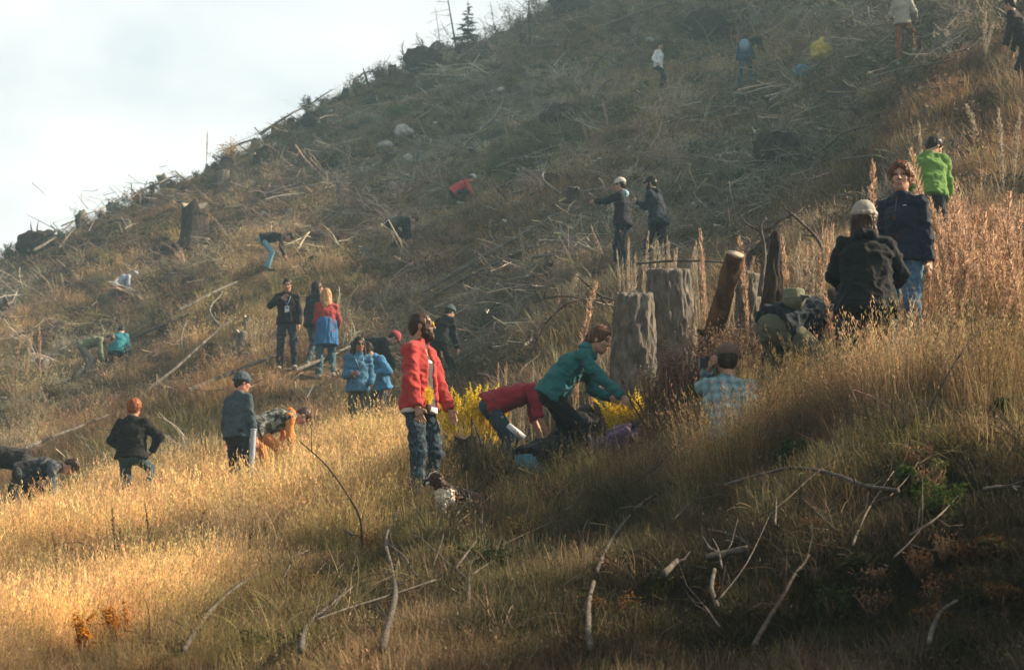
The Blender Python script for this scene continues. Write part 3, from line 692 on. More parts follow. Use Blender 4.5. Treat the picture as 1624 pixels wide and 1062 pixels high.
# ------------------------------------------------------------------ ground cover: tufts, brush and litter spread by geometry nodes
M['grass'] = plant_mat('dry_grass_blades', trans=.42)
M['brush'] = plant_mat('brush_leaves', trans=.25)
M['twigs'] = plant_mat('twigs', trans=0)
def blade(mb, x, y, h, w, az, lean, curl, shade, segs=4, plume=0):
    d = A(cos(az), sin(az), 0); sd = A(-sin(az), cos(az), 0); p = A(x, y, -.03); V, F = [], []
    st = h / segs; th = lean
    for i in range(segs + 1):
        ww = w * (1 - .8 * (i / segs) ** 1.5) / 2
        V += [p - sd * ww, p + sd * ww]
        p = p + st * (d * sin(th) + A(0, 0, cos(th))); th += curl / segs
    F = [(2 * i, 2 * i + 1, 2 * i + 3, 2 * i + 2) for i in range(segs)]
    mb.add(V, F, shade)
    if plume:
        q = p
        for k in range(8):
            a2 = random.uniform(0, 2 * pi); e = A(cos(a2), sin(a2), 0) * random.uniform(.003, .012); t = q - (A(0, 0, 1) * cos(th) + d * sin(th)) * random.uniform(0, plume * 1.6)
            mb.add([t, t + e + A(0, 0, .014), t + e * 1.2 + A(0, 0, .024), t + e * .2 + A(0, 0, .012)], [(0, 1, 2, 3)], min(1, shade + .2))
def tuft(name, n, h, spread, w, lean=.35, curl=.7, plume=0, mat='grass'):
    mb = MB()
    for _ in range(n):
        r = spread * sqrt(random.random()); a = random.uniform(0, 2 * pi)
        az = a + random.gauss(0, .9)
        blade(mb, r * cos(a), r * sin(a), h * random.uniform(.45, 1.15), w * random.uniform(.6, 1.2), az, abs(random.gauss(0, lean)), random.uniform(-.2, 1) * curl, random.random(), plume=plume if random.random() < .4 else 0)
    me = mb.mesh(name); me.materials.append(M[mat]); return bpy.data.objects.new(name, me)
def bush(name, ntw, R, Hh, nl, leaf, mat='brush'):
    mb = MB()
    for _ in range(ntw):
        a = random.uniform(0, 2 * pi); l = random.uniform(.5, 1.1); p = A(random.gauss(0, R * .2), random.gauss(0, R * .2), -.03); P = [p]
        dr = unit(A(cos(a) * R, sin(a) * R, Hh * random.uniform(.5, 1.4)))
        for k in range(4):
            p = p + dr * l * max(R, Hh) * .28; dr = unit(dr + A(*[random.gauss(0, .28) for _ in range(3)])); P.append(p)
        mb.tube(P, [.006, .005, .004, .003, .0015], 3, False, random.uniform(.1, .6))
        for _ in range(nl // ntw):
            q = P[random.randint(1, 4)] + A(*[random.gauss(0, leaf * 1.6) for _ in range(3)])
            e1 = unit(A(*[random.gauss(0, 1) for _ in range(3)])) * leaf * random.uniform(.6, 1.3); e2 = unit(np.cross(e1, A(*[random.gauss(0, 1) for _ in range(3)]))) * leaf * random.uniform(.3, .6)
            mb.add([q - e1, q + e2, q + e1, q - e2], [(0, 1, 2, 3)], random.random())
    me = mb.mesh(name); me.materials.append(M[mat]); return bpy.data.objects.new(name, me)
def litter(name, n, L_, r):
    mb = MB()
    for _ in range(n):
        a = random.uniform(0, 2 * pi); c = A(random.gauss(0, L_ * .35), random.gauss(0, L_ * .35), random.uniform(.0, .10)); d = A(cos(a), sin(a), random.gauss(.08, .28)); l = L_ * random.uniform(.25, 1)
        P = [c - d * l / 2]
        for k in range(3): P.append(P[-1] + d * l / 3 + A(*[random.gauss(0, l * .05) for _ in range(3)]))
        rr = r * random.uniform(.3, 1); mb.tube(P, [rr, rr * .85, rr * .6, rr * .3], 4, False, random.random())
        for _ in range(2):
            q = P[random.randint(0, 2)]; mb.tube([q, q + unit(d + A(*[random.gauss(0, .8) for _ in range(3)])) * l * .3], [rr * .5, rr * .15], 3, False, random.random())
    me = mb.mesh(name); me.materials.append(M['twigs']); return bpy.data.objects.new(name, me)
def spray(name, n, L_):     # arched brush of thin dead stems
    mb = MB()
    for _ in range(n):
        a = random.uniform(0, 2 * pi); p = A(random.gauss(0, .06), random.gauss(0, .06), -.03); P = [p]; th = abs(random.gauss(.3, .35)); l = L_ * random.uniform(.4, 1.1)
        for k in range(6):
            p = p + l / 6 * A(cos(a) * sin(th), sin(a) * sin(th), cos(th)); th += random.uniform(.05, .38); P.append(p)
        mb.tube(P, [.006, .0055, .005, .004, .003, .002, .001], 3, False, random.random())
    me = mb.mesh(name); me.materials.append(M['twigs']); return bpy.data.objects.new(name, me)
def scatter(name, sources, P, rot, scl, idx, tint, label):
    col = bpy.data.collections.new(name + '_pieces')
    for i, s in enumerate(sources): s.name = '%s_%02d' % (name, i); col.objects.link(s)
    me = bpy.data.meshes.new(name); me.vertices.add(len(P)); me.vertices.foreach_set('co', np.asarray(P, np.float32).ravel())
    def at(n, t, d, key='value'):
        a = me.attributes.new(n, t, 'POINT'); a.data.foreach_set(key, np.asarray(d).ravel())
    at('rot', 'FLOAT_VECTOR', np.asarray(rot, np.float32), 'vector'); at('scl', 'FLOAT_VECTOR', np.asarray(scl, np.float32), 'vector'); at('idx', 'INT', np.asarray(idx, np.int32))
    at('tint', 'FLOAT_COLOR', np.concatenate([tint, np.ones((len(tint), 1))], 1).astype(np.float32), 'color')
    o = bpy.data.objects.new(name, me); COL.objects.link(o)
    ng = bpy.data.node_groups.new(name, 'GeometryNodeTree'); ng.interface.new_socket('Geometry', in_out='INPUT', socket_type='NodeSocketGeometry'); ng.interface.new_socket('Geometry', in_out='OUTPUT', socket_type='NodeSocketGeometry')
    N = ng.nodes.new; gi, go = N('NodeGroupInput'), N('NodeGroupOutput'); mp = N('GeometryNodeMeshToPoints'); ip = N('GeometryNodeInstanceOnPoints'); ci = N('GeometryNodeCollectionInfo')
    ci.inputs['Collection'].default_value = col; ci.inputs['Separate Children'].default_value = True; ci.inputs['Reset Children'].default_value = True
    ip.inputs['Pick Instance'].default_value = True; l = ng.links.new
    l(gi.outputs[0], mp.inputs[0]); l(mp.outputs[0], ip.inputs['Points']); l(ci.outputs[0], ip.inputs['Instance'])
    for nm, ty, so in (('rot', 'FLOAT_VECTOR', 'Rotation'), ('scl', 'FLOAT_VECTOR', 'Scale'), ('idx', 'INT', 'Instance Index')):
        na = N('GeometryNodeInputNamedAttribute'); na.data_type = ty; na.inputs[0].default_value = nm
        l([x for x in na.outputs if x.enabled][0], ip.inputs[so])
    l(ip.outputs[0], go.inputs[0]); md = o.modifiers.new('scatter', 'NODES'); md.node_group = ng
    tag(o, label, kind='stuff'); return o
def sample(n, y0, y1, amax=.245, power=0.0):
    # even in the picture by default: density falls with the square of distance
    a = rng.uniform(-amax, amax, n); t = rng.uniform(math.log(y0), math.log(y1), n); y = np.exp(t); x = a * y
    return x, y, hgt(x, y)
def keep(m, *arr): return [q[m] for q in arr]
def spread(name, srcs, n, y0, y1, prob, size, label, tintf=None, jit=.22, tilt=.12, tall=None):
    x, y, z = sample(n, y0, y1); c, W, D = tone(x, y, z)
    p = prob(x, y, z, W, D) * np.clip(1 + 1.9 * fbm(x * 1.1, y * .9, x * 0 + 95, 3), .15, 1.4)
    for _u, _v, _s, q in SPOT_UV: p = p * np.where((np.abs(x - q[0]) < .55) & (y > q[1] - 2.2) & (y < q[1] + .2) & (q[1] > 30), .22, 1)
    m_ = rng.random(n) < p; x, y, z, D = keep(m_, x, y, z, D); c = c[m_]; W = {k: w[m_] for k, w in W.items()}
    k = len(x)
    if tintf is not None: c = tintf(c, W, k)
    br = 1 + jit * rng.normal(size=(k, 1)); hue = 1 + .08 * rng.normal(size=(k, 3)); c = np.clip(c * np.clip(br, .35, 1.9) * hue, .006, .8)
    cl = fbm(x * 1.5, y * 1.2, x * 0 + 90, 3); c = c * np.clip(1 + 1.0 * cl, .35, 1.8)[:, None]
    s = size(W, D) * rng.uniform(.7, 1.3, k) * np.clip(.95 + .7 * cl, .55, 1.2); hz = s * rng.uniform(.8, 1.25, k) * (tall(W, D) if tall else 1)
    rot = np.stack([rng.normal(0, tilt, k), rng.normal(0, tilt, k), rng.uniform(0, 2 * pi, k)], 1)
    return scatter(name, srcs, np.stack([x, y, z], 1), rot, np.stack([s, s, hz], 1), rng.integers(0, len(srcs), k), c, label)

fine = [tuft('tuft', 60, .34, .10, .0044, .34, .9, .05) for _ in range(4)] + [tuft('tuft', 44, .40, .08, .0044, .24, .6, .08) for _ in range(3)]
low = [tuft('low', 44, .24, .12, .0075, .6, 1.2) for _ in range(5)]
heath = [bush('heath', 26, .22, .26, 130, .014) for _ in range(4)]
leafy = [bush('leafy', 20, .20, .22, 190, .019) for _ in range(3)]
lit = [litter('litter', 12, .8, .013) for _ in range(5)]
spr = [spray('spray', 26, .75) for _ in range(4)]
one = lambda W, D: np.ones_like(D)
def far_s(D): return np.clip(D / 42, .75, 1.9)
spread('tall_dry_grass', fine, 55000, 12.6, 40, lambda x, y, z, W, D: np.clip(.10 + .95 * W['gold'] + .65 * W['tan'] + .30 * W['rust'] + .22 * W['olive'] - .75 * W['dark'], .02, 1) * np.clip((43 - D) / 10, 0, 1),
       lambda W, D: (.60 + .30 * W['gold'] + .15 * W['tan']) * np.clip(D / 22, .8, 1.15), 'dry golden grass stems growing along the near knoll', jit=.25)
spread('low_grass', low, 46000, 11.6, 44, lambda x, y, z, W, D: .85 + 0 * D, lambda W, D: np.clip(D / 20, .75, 1.5), 'short tangled brown and olive grass covering the near slope', jit=.3, tilt=.25)
spread('undergrowth', heath + leafy, 14000, 11.6, 36, lambda x, y, z, W, D: np.clip(.16 + .75 * W['dark'] + .4 * W['olive'] + .5 * W['rust'] - .5 * W['gold'], 0, 1), lambda W, D: .62 + 0 * D, 'dark leafy undergrowth among the near grass', jit=.35)
spread('near_twigs', spr + [litter('thin_litter', 9, .7, .007) for _ in range(3)], 2600, 11.6, 36, lambda x, y, z, W, D: np.clip(.45 + .4 * W['dark'] - .4 * W['gold'], 0, 1), lambda W, D: np.clip(D / 30, .42, 1), 'thin dead stems and twigs tangled in the near grass',
       tintf=lambda c, W, k: c * .4 + .6 * np.array([[.20, .14, .09]]) * rng.uniform(.2, 1.1, (k, 1)), jit=.3, tilt=.35)
spread('slope_grass', low + fine, 52000, 28, 128, lambda x, y, z, W, D: np.clip(.30 + .65 * W['tan'] + .55 * W['gold'] + .35 * W['rust'] - .2 * W['dark'], .1, 1) * np.clip((D - 28) / 10, 0, 1), lambda W, D: far_s(D), 'brown and tan grass on the far slope', jit=.3, tilt=.2, tall=lambda W, D: np.clip(38 / D, .45, .8))
spread('slope_brush', heath + leafy, 42000, 27, 128, lambda x, y, z, W, D: np.clip(.62 + .4 * W['dark'] + .3 * W['green'] - .5 * W['tan'] - .5 * W['gold'], .08, 1), lambda W, D: far_s(D) * .9, 'low brown heath and brush on the far slope', jit=.45, tilt=.25, tall=lambda W, D: np.clip(40 / D, .45, .85),
       tintf=lambda c, W, k: c * .8 * rng.choice([.55, .9, 1.1], (k, 1)))
thin = [litter('thin_litter', 11, .75, .008) for _ in range(3)]
spread('slope_sticks', thin + lit[:3] + spr[:1], 17000, 27, 128, lambda x, y, z, W, D: np.clip(.30 + .9 * fbm(x * .12, y * .10, x * 0 + 5, 3), 0.03, 1), lambda W, D: np.clip(D / 45, .7, 1.9), 'dead sticks and brash littering the far slope', tall=lambda W, D: np.clip(45 / D, .5, .9),
       tintf=lambda c, W, k: np.array([[.32, .29, .24]]) * rng.uniform(.2, 1.5, (k, 1)) * .7 + .3 * c, jit=.2, tilt=.4)

talls = [tuft('tall', 30, .50, .10, .0050, .20, .5, .10) for _ in range(4)]
def zone(u0, u1, d0, d1, w=1.0):
    def f(x, y, z, W, D):
        u, v, _ = project(x, y, z); return w * ((u > u0) & (u < u1) & (D > d0) & (D < d1))
    return f
spread('knee_high_grass', talls, 26000, 14, 24, lambda x, y, z, W, D: np.clip(zone(1180, 1520, 17.6, 19.5)(x, y, z, W, D) * 1.0 + zone(1520, 1640, 17, 21, .6)(x, y, z, W, D) + zone(1090, 1240, 17.6, 18.8, .5)(x, y, z, W, D) + zone(560, 685, 19.8, 21.3, .28)(x, y, z, W, D) + zone(770, 1080, 19.8, 21.3, .10)(x, y, z, W, D), 0, 1),
       lambda W, D: .85 + 0 * D, 'knee high dry brown grass in front of the nearest people', tintf=lambda c, W, k: .6 * c + .4 * np.array([[.30, .185, .10]]), jit=.35, tilt=.12)
WEEDS = []

# ------------------------------------------------------------------ fallen wood, stumps, rocks, plants
def surf_line(u0, v0, u1, v1, n=9, lift=.05):
    p, q = hit(u0, v0), hit(u1, v1); P = []
    zl = None
    for i in range(n):
        t = i / (n - 1); x, y = p[:2] + (q[:2] - p[:2]) * t; P.append(A(x, y, H(x, y)))
    # a log is stiff: keep the chord, raised where the ground would poke through
    ch = [P[0] + (P[-1] - P[0]) * i / (n - 1) for i in range(n)]
    up = max(0, max(P[i][2] - ch[i][2] for i in range(n)))
    return [c + A(0, 0, lift + up * .55) for c in ch], p
def sag(P, amp, seed=0):
    r = random.Random(seed); a, b = r.uniform(-1, 1) * amp, r.uniform(-1, 1) * amp; n = len(P)
    ax = unit(P[-1] - P[0]); s = unit(np.cross(ax, A(0, 0, 1))); L_ = np.linalg.norm(P[-1] - P[0])
    return [p + s * (a * sin(pi * i / (n - 1)) + b * .5 * sin(2 * pi * i / (n - 1))) * L_ + A(0, 0, 1) * abs(a) * .5 * sin(pi * i / (n - 1)) * L_ for i, p in enumerate(P)]
def local(P, o): return [p - o for p in P]
def log(u0, v0, u1, v1, wpx, label, mat='weathered', twigs=3, group=None, name='fallen_log', bend=.035, lift=.12, taper=.55):
    if name == 'dead_stick' and not .72 < hit(u0, v0)[1] / hit(u1, v1)[1] < 1.4: return
    P, base = surf_line(u0, v0, u1, v1, 11, lift + .0035 * hit(u0, v0)[1]); D = base[1]; r = wpx / FPX * D / 2; r2 = wpx / FPX * P[-1][1] / 2
    P = sag(P, bend, int(u0 + v0)); root = empty(name, tuple(P[0])); tag(root, label, 'log' if name == 'fallen_log' else 'branch', group)
    Q = local(P, P[0]); mb = MB(); R = [r + (r2 * taper - r) * i / 10 for i in range(11)]
    mb.tube(Q, R, 9, False, wob=.10); mb.build('bark', M[mat], root)
    for e, rr, d in ((Q[0], R[0], -unit(Q[1] - Q[0])), (Q[-1], R[-1], unit(Q[-1] - Q[-2]))):
        mb = MB(); mb.tube([e - d * .01, e + d * .012], [rr * .97, rr * .9], 9); mb.build('cut_end', M['cut_wood'], root)
    rd = random.Random(int(u0 * 7 + v0))
    for k in range(twigs):
        i = rd.randint(1, 9); d = unit(A(rd.gauss(0, 1), rd.gauss(0, .5), abs(rd.gauss(.5, .5)))); l = rd.uniform(.15, .6) * (3 if wpx > 8 else 2) * r / .08 * .25
        mb = MB(); mb.tube([Q[i], Q[i] + d * l * .5 + A(0, 0, .02), Q[i] + d * l], [R[i] * .35, R[i] * .22, R[i] * .08], 5, True); mb.build('branch_stub', M[mat], root)
    return root
def branch(pts, w0, w1, label, mat='pale_stick', lift=.155, twigs=3, D=None, group=None, name='dead_branch'):
    # a bent branch resting in the grass: its bends are given where it lies, heights follow the ground there
    P = []
    for i, (u, v) in enumerate(pts):
        p = hit(u, v) if D is None else pt(u, v, D if not hasattr(D, '__len__') else D[i])
        P.append(p + (A(0, 0, lift) - unit(p - A(0, 0, CAMZ)) * lift * 1.6 if D is None else 0))
    if max(p[1] for p in P) / min(p[1] for p in P) > 1.75: return
    # smooth (Catmull-Rom)
    S = []
    for i in range(len(P) - 1):
        p0, p1, p2, p3 = P[max(i - 1, 0)], P[i], P[i + 1], P[min(i + 2, len(P) - 1)]
        for t in np.arange(0, 1, .25):
            S.append(.5 * ((2 * p1) + (-p0 + p2) * t + (2 * p0 - 5 * p1 + 4 * p2 - p3) * t * t + (-p0 + 3 * p1 - 3 * p2 + p3) * t ** 3))
    S.append(P[-1]); n = len(S); s = P[0][1] / FPX
    root = empty(name, tuple(S[0])); tag(root, label, 'branch', group); Q = local(S, S[0]); R = [(w0 + (w1 - w0) * i / (n - 1)) * s / 2 for i in range(n)]
    mb = MB(); mb.tube(Q, [r_ * .74 for r_ in R], 8, True, wob=.15); mb.build('stem', M[mat], root)
    rd = random.Random(int(pts[0][0] + pts[0][1]))
    for k in range(twigs):
        i = rd.randint(n // 4, n - 1); tdir = unit(Q[min(i + 1, n - 1)] - Q[max(i - 1, 0)]); d = unit(tdir * .8 + A(rd.gauss(0, .6), rd.gauss(0, .4), rd.gauss(.2, .5))); l = rd.uniform(.08, .4)
        mb = MB(); a = Q[i]; mb.tube([a, a + d * l * .5, a + unit(d + A(0, 0, .3)) * l], [R[i] * .55, R[i] * .35, R[i] * .12], 5); mb.build('twig', M[mat], root)
    return root
def stump(u, v, hpx, wpx, label, tilt=0, mat='bark', roots=4, D=None, group=None, jag=.12, rootlen=1.0, top='cut_wood', name='tree_stump'):
    base = hit(u, v) if D is None else G(u, D); D_ = base[1]; hh, r = hpx / FPX * D_, wpx / FPX * D_ / 2
    root = empty(name, tuple(base - A(0, 0, .05)), random.uniform(0, 6)); root.rotation_euler = (0, radians(tilt), 0); tag(root, label, 'stump', group)
    rd = random.Random(int(u * 3 + v)); n = 14; V, F = [], []; lev = [0, .08, .2, .45, .75, 1.0]; fl = [1.55, 1.30, 1.12, 1.02, .98, .95]
    ph = rd.uniform(0, 6); lob = [1 + .13 * sin(3 * 2 * pi * k / n + ph) + rd.uniform(-.07, .07) for k in range(n)]; tp = [1 + rd.uniform(-jag, jag) for _ in range(n)]
    for i, l in enumerate(lev):
        for k in range(n):
            q = 2 * pi * k / n; rr = r * (1 + (fl[i] - 1) * (1 + .7 * sin(4 * q + ph))) * (1 + (lob[k] - 1) * (1 if i < 4 else .7)); z = hh * l * (tp[k] if i == len(lev) - 1 else 1)
            V.append((rr * cos(q), rr * sin(q), z))
    for i in range(len(lev) - 1):
        for k in range(n): F.append((i * n + k, i * n + (k + 1) % n, (i + 1) * n + (k + 1) % n, (i + 1) * n + k))
    mb = MB(); mb.add(V, F); mb.build('trunk', M[mat], root)
    mb = MB(); k0 = (len(lev) - 1) * n; ring = [tuple(np.array(V[k0 + k]) * (.985, .985, 1) + (0, 0, -.004)) for k in range(n)]; inner = [tuple(np.array(p) * (.45, .45, 1) + (0, 0, rd.uniform(-.3, .25) * jag * hh * .5)) for p in ring]
    mb.add(ring + inner + [(0, 0, hh * (1 - jag * .3))], [(k, (k + 1) % n, n + (k + 1) % n, n + k) for k in range(n)] + [(n + k, n + (k + 1) % n, 2 * n) for k in range(n)]); mb.build('cut_face', M[top], root)
    for k in range(roots):
        q = ph + 2 * pi * k / max(roots, 1) + rd.uniform(-.4, .4); d = A(cos(q), sin(q), 0); l = r * rd.uniform(1.6, 2.8) * rootlen; mb = MB()
        mb.tube([d * r * .5 + A(0, 0, hh * .22), d * r * 1.25 + A(0, 0, hh * .09), d * (r + l * .6) + A(0, 0, .03), d * (r + l) + A(0, 0, -.08)], [r * .36, r * .30, r * .2, r * .08], 6, wob=.12); mb.build('root', M[mat], root)
    return root
def root_plate(u, v, wpx, hpx, label, group=None, mat='dark_bark', arcs=6, name='upturned_root_plate'):
    base = hit(u, v); D = base[1]; w, hh = wpx / FPX * D / 2, hpx / FPX * D; root = empty(name, tuple(base)); tag(root, label, 'root plate', group)
    S = SDF(); rd = random.Random(int(u + v))
    S.ell(A(0, 0, hh * .35), A(w * .8, w * .5, hh * .5), None, .1)
    for k in range(5): S.ell(A(rd.uniform(-.6, .6) * w, rd.uniform(-.2, .2) * w, rd.uniform(.15, .7) * hh), A(w * .4, w * .3, hh * .3) * rd.uniform(.7, 1.1), None, .1)
    sdf_obj('soil_clump', S, max(.05, w / 14), M[mat], root, fold=.10 * w, ffreq=2.2 / w)
    for k in range(arcs):
        a = rd.uniform(-1.2, 1.2); d = unit(A(sin(a), rd.uniform(-.4, .4), cos(a) * .9 + .2)); p = A(rd.uniform(-.4, .4) * w, 0, hh * .5); mb = MB(); P = [p]
        for i in range(5): p = p + d * hh * .22; d = unit(d + A(rd.gauss(0, .3), rd.gauss(0, .3), rd.gauss(-.15, .3))); P.append(p)
        mb.tube(P, [w * .07, w * .06, w * .045, w * .035, w * .02, w * .01], 5, wob=.1); mb.build('root', M['bark'], root)
def rock(u, v, wpx, label, group=None, flat=.6, name='rock'):
    base = hit(u, v); D = base[1]; r = wpx / FPX * D / 2; rd = random.Random(int(u * 5 + v)); S = SDF(); S.ell(A(0, 0, 0), A(1, .8, flat) * r * 1.1)
    for k in range(7):
        nrm = unit(A(rd.gauss(0, 1), rd.gauss(0, 1), abs(rd.gauss(0, 1)) * .8 + .1)); S.plane(nrm * r * rd.uniform(.55, .8) * (1 if nrm[2] < .7 else flat), nrm)
    o = sdf_obj(name, S, r / 5.5, M['rock'], None, fold=r * .07, ffreq=2.2 / r, seed=u); o.location = base + A(0, 0, r * flat * .5 + (.06 if D > 30 else 0)); o.rotation_euler = (0, 0, rd.uniform(0, 6)); tag(o, label, 'rock', group)
    return o

stump_g = 'cut grey stumps dotted over the far slope'
# centre: the two big split stump slabs and the wood around them
def slab(u0, v0, u1, v1, w0, w1, D, label, mat, th=.16, name='stump_slab', topnoise=.05):
    a, b = pt(u0, v0, D), pt(u1, v1, D + .2); base = G(u0, D + .1); o = A(a[0], a[1], min(a[2], base[2]) - .1); root = empty(name, tuple(o)); tag(root, label, 'stump')
    rd = random.Random(int(u0)); ax = b - o; S = SDF(); wb, wt_ = w0 / FPX * D / 2, w1 / FPX * D / 2
    S.flat(A(0, 0, 0), ax, A(1, 0, 0), wb * 1.12, th * 1.15, wt_, th, .02); S.flat(A(0, 0, -.1), ax * .22, A(1, 0, 0), wb * 1.45, th * 1.7, wb, th, .08)
    for k in range(4): q = rd.uniform(0, 6.3); S.cone(A(cos(q) * wb * .5, sin(q) * th * .5, .25), A(cos(q) * wb * 1.7, sin(q) * th * 2 - .05, -.05), .09, .05, .08)
    S.plane(ax * 1.0, unit(A(rd.uniform(-.25, .25), rd.uniform(-.3, -.1), 1)))
    for k in range(5): x = rd.uniform(-1, 1) * wt_; S.cone(ax + A(x, rd.uniform(-1, 1) * th, .03), ax + A(x * .9, rd.uniform(-1, 1) * th, -rd.uniform(.03, .16)), .030, .006, .01, 's')
    for k in range(3): x = rd.uniform(-.8, .8) * wb; S.cone(A(x, -th * 1.1, rd.uniform(.2, .5)), ax * rd.uniform(.7, 1) + A(x, -th * 1.05, 0), .03, .018, .02, 's')
    sdf_obj('split_trunk', S, .015, M[mat], root, fold=.015, ffreq=12, seed=u0, stretch=(1, 1, .3))
    mb = MB(); mb.tube([ax * .985 - A(0, 0, .03), ax * .985 - A(0, 0, .012)], [min(wt_, th) * .7, min(wt_, th) * .6], 9, True, wob=.2); mb.build('broken_top', M['cut_wood'], root)
    for k in range(3):
        d = A(rd.uniform(-1, 1), -.6, 0); d = unit(d); mb = MB(); r0 = .08; mb.tube([d * .12 + A(0, 0, .25), d * .3 + A(0, 0, .12), d * .6 + A(0, 0, -.02)], [r0, r0 * .7, r0 * .3], 7, wob=.1); mb.build('root', M[mat], root)
    return root
slab(1004, 610, 1006, 466, 78, 58, 24.6, 'left grey weathered half of the split stump behind the teal hooded woman', 'weathered')
slab(1066, 600, 1060, 428, 84, 64, 24.9, 'right taller grey half of the split stump above the plaid shirt man', 'weathered')
slab(1183, 545, 1186, 432, 40, 34, 23.8, 'small pale grey stump slab right of the leaning brown log', 'weathered', .12)
for u, w_, hh_, D_, lb, c_ in [(1035, 80, 55, 23.7, 'grey weeds between the stump halves', (.24, .18, .12)), (1085, 80, 70, 23.5, 'pinkish dead weeds right of the split stump foot', (.32, .20, .14)), (1130, 90, 90, 23.2, 'dead brown weeds left of the small grey slab', (.30, .19, .13)), (1175, 80, 80, 22.9, 'dead weeds below the small grey slab', (.32, .22, .15)), (1060, 60, 105, 23.5, 'tall brown weeds in front of the split stump', (.25, .17, .11))]:
    WEEDS.append((u, w_ + 20, hh_ * .5 + 85, D_, lb, c_))
slab(1216, 500, 1230, 366, 44, 13, 23.6, 'narrow dark upright snag left of the yellow flowering weeds', 'dark_bark', .09, 'dead_snag')
def leaning(u0, v0, u1, v1, r, D, label, mat='brown_wood'):
    a, b = pt(u0, v0, D), pt(u1, v1, D - .35); root = empty('leaning_log', tuple(a)); tag(root, label, 'log'); d = unit(b - a); mb = MB()
    S = SDF(); S.cone(a - a, b - a, r * 1.08, r, .01, cut=True); S.cone((b - a) * .2, (b - a) * .25 + A(-.15, -.06, .02), r * .3, r * .2, .03)
    sdf_obj('bark', S, .011, M[mat], root, fold=.009, ffreq=12, stretch=(1, 1, .3))
    mb = MB(); mb.tube([b - a - d * .01, b - a + d * .016], [r * .98, r * .93], 16, True, wob=.04); mb.build('cut_end', M['cut_wood'], root)
leaning(1120, 570, 1166, 404, .088, 23.8, 'short brown log with a pale cut end leaning among the stumps')
stump(1150, 500, 60, 55, 'dark rotten stump in the shade under the leaning brown log', mat='dark_bark', D=24.6, jag=.3)
root_plate(1215, 455, 90, 75, 'tangle of dark roots rising behind the grey slabs', arcs=9)
stump(1300, 470, 75, 46, 'shadowed broken stump between the yellow weeds and the beige beanie', mat='dark_bark', D=23.4, jag=.35)
branch([(1205, 470), (1212, 400), (1206, 360), (1215, 345)], 12, 6, 'curved grey root standing beside the dark snag', 'weathered', D=23.0, twigs=1)
branch([(1318, 440), (1300, 385), (1270, 352), (1250, 335)], 9, 5, 'grey bent root arching over the yellow weeds', 'weathered', D=23.2)
branch([(1180, 400), (1205, 372), (1245, 345), (1262, 340)], 8, 5, 'pale forked branch above the leaning log', 'weathered', D=23.6)
branch([(1010, 418), (1060, 414), (1120, 414), (1170, 418)], 6, 4, 'thin straight stick laid along the top of the split stump', 'pale_stick', D=25.6)
stump(742, 775, 95, 48, 'dark stump under the yellow larch right of the red jacket man', mat='dark_bark', D=23.6, jag=.05, top='dark_bark')
# far stumps
for u, v, hp, wp, ti, mt, lb in [
    (268, 290, 34, 16, -24, 'bark', 'tilted stump sticking up on the skyline at the left'),
    (138, 350, 28, 20, -26, 'bark', 'leaning pale stump on the skyline, lowest of the skyline stumps'),
    (352, 296, 26, 18, 6, 'weathered', 'hazy grey stump just below the skyline shrub'),
    (665, 262, 48, 20, 0, 'bark', 'tall olive grey stump beside the white rocks high on the slope'),
    (806, 380, 30, 24, 4, 'weathered', 'grey stump with pale cut top above the two long fallen logs'),
    (388, 532, 30, 13, 8, 'weathered', 'small pale forked stump left of the man with the badge'),
    (306, 402, 78, 46, 0, 'dark_bark', 'large black bark stump on the upper left slope'),
    (506 + 182, 92, 20, 10, 4, 'bark', 'short dark stump on the skyline left of the small spruce'),
    (1195, 46, 36, 15, 0, 'bark', 'grey stump near the top edge left of the khaki trousers man'),
    (1372, 178, 26, 28, 6, 'bark', 'squat grey stump below the yellow bag on the slope'),
    (540, 300, 22, 26, 10, 'bark', 'low rotten stump in the middle of the hazy slope'),
    (1006, 60, 20, 14, 0, 'weathered', 'pale stump near the top above the white shirt walker'),
    (880, 120, 22, 12, 5, 'bark', 'short stump in the hazy brush right of the skyline spruce'),
    (640, 610, 26, 22, 5, 'bark', 'low grey stump behind the red jacket man'),
    (458, 350, 20, 22, -8, 'weathered', 'grey stump above the light blue trousers'),
    (196, 372, 24, 18, 10, 'weathered', 'pale broken stump left of the black stump')]:
    stump(u, v, hp, wp, lb, ti, mt)
root_plate(672, 118, 70, 44, 'dark root plate with curved roots on the skyline')
root_plate(1120, 62, 76, 56, 'dark upturned root plate above the white shirt walker')
root_plate(1245, 262, 110, 62, 'tangled root plate in the middle of the right slope')
root_plate(500, 205, 54, 26, 'bushy dark mound on the skyline left of centre')
root_plate(890, 200, 80, 34, 'dark brush mound right of the white rocks', arcs=4)
root_plate(60, 400, 80, 34, 'dark root mound on the skyline at the left edge')
root_plate(905, 30, 70, 46, 'dark green mound near the top of the skyline', arcs=3)
root_plate(425, 262, 50, 34, 'twiggy mound just below the skyline golden shrub')
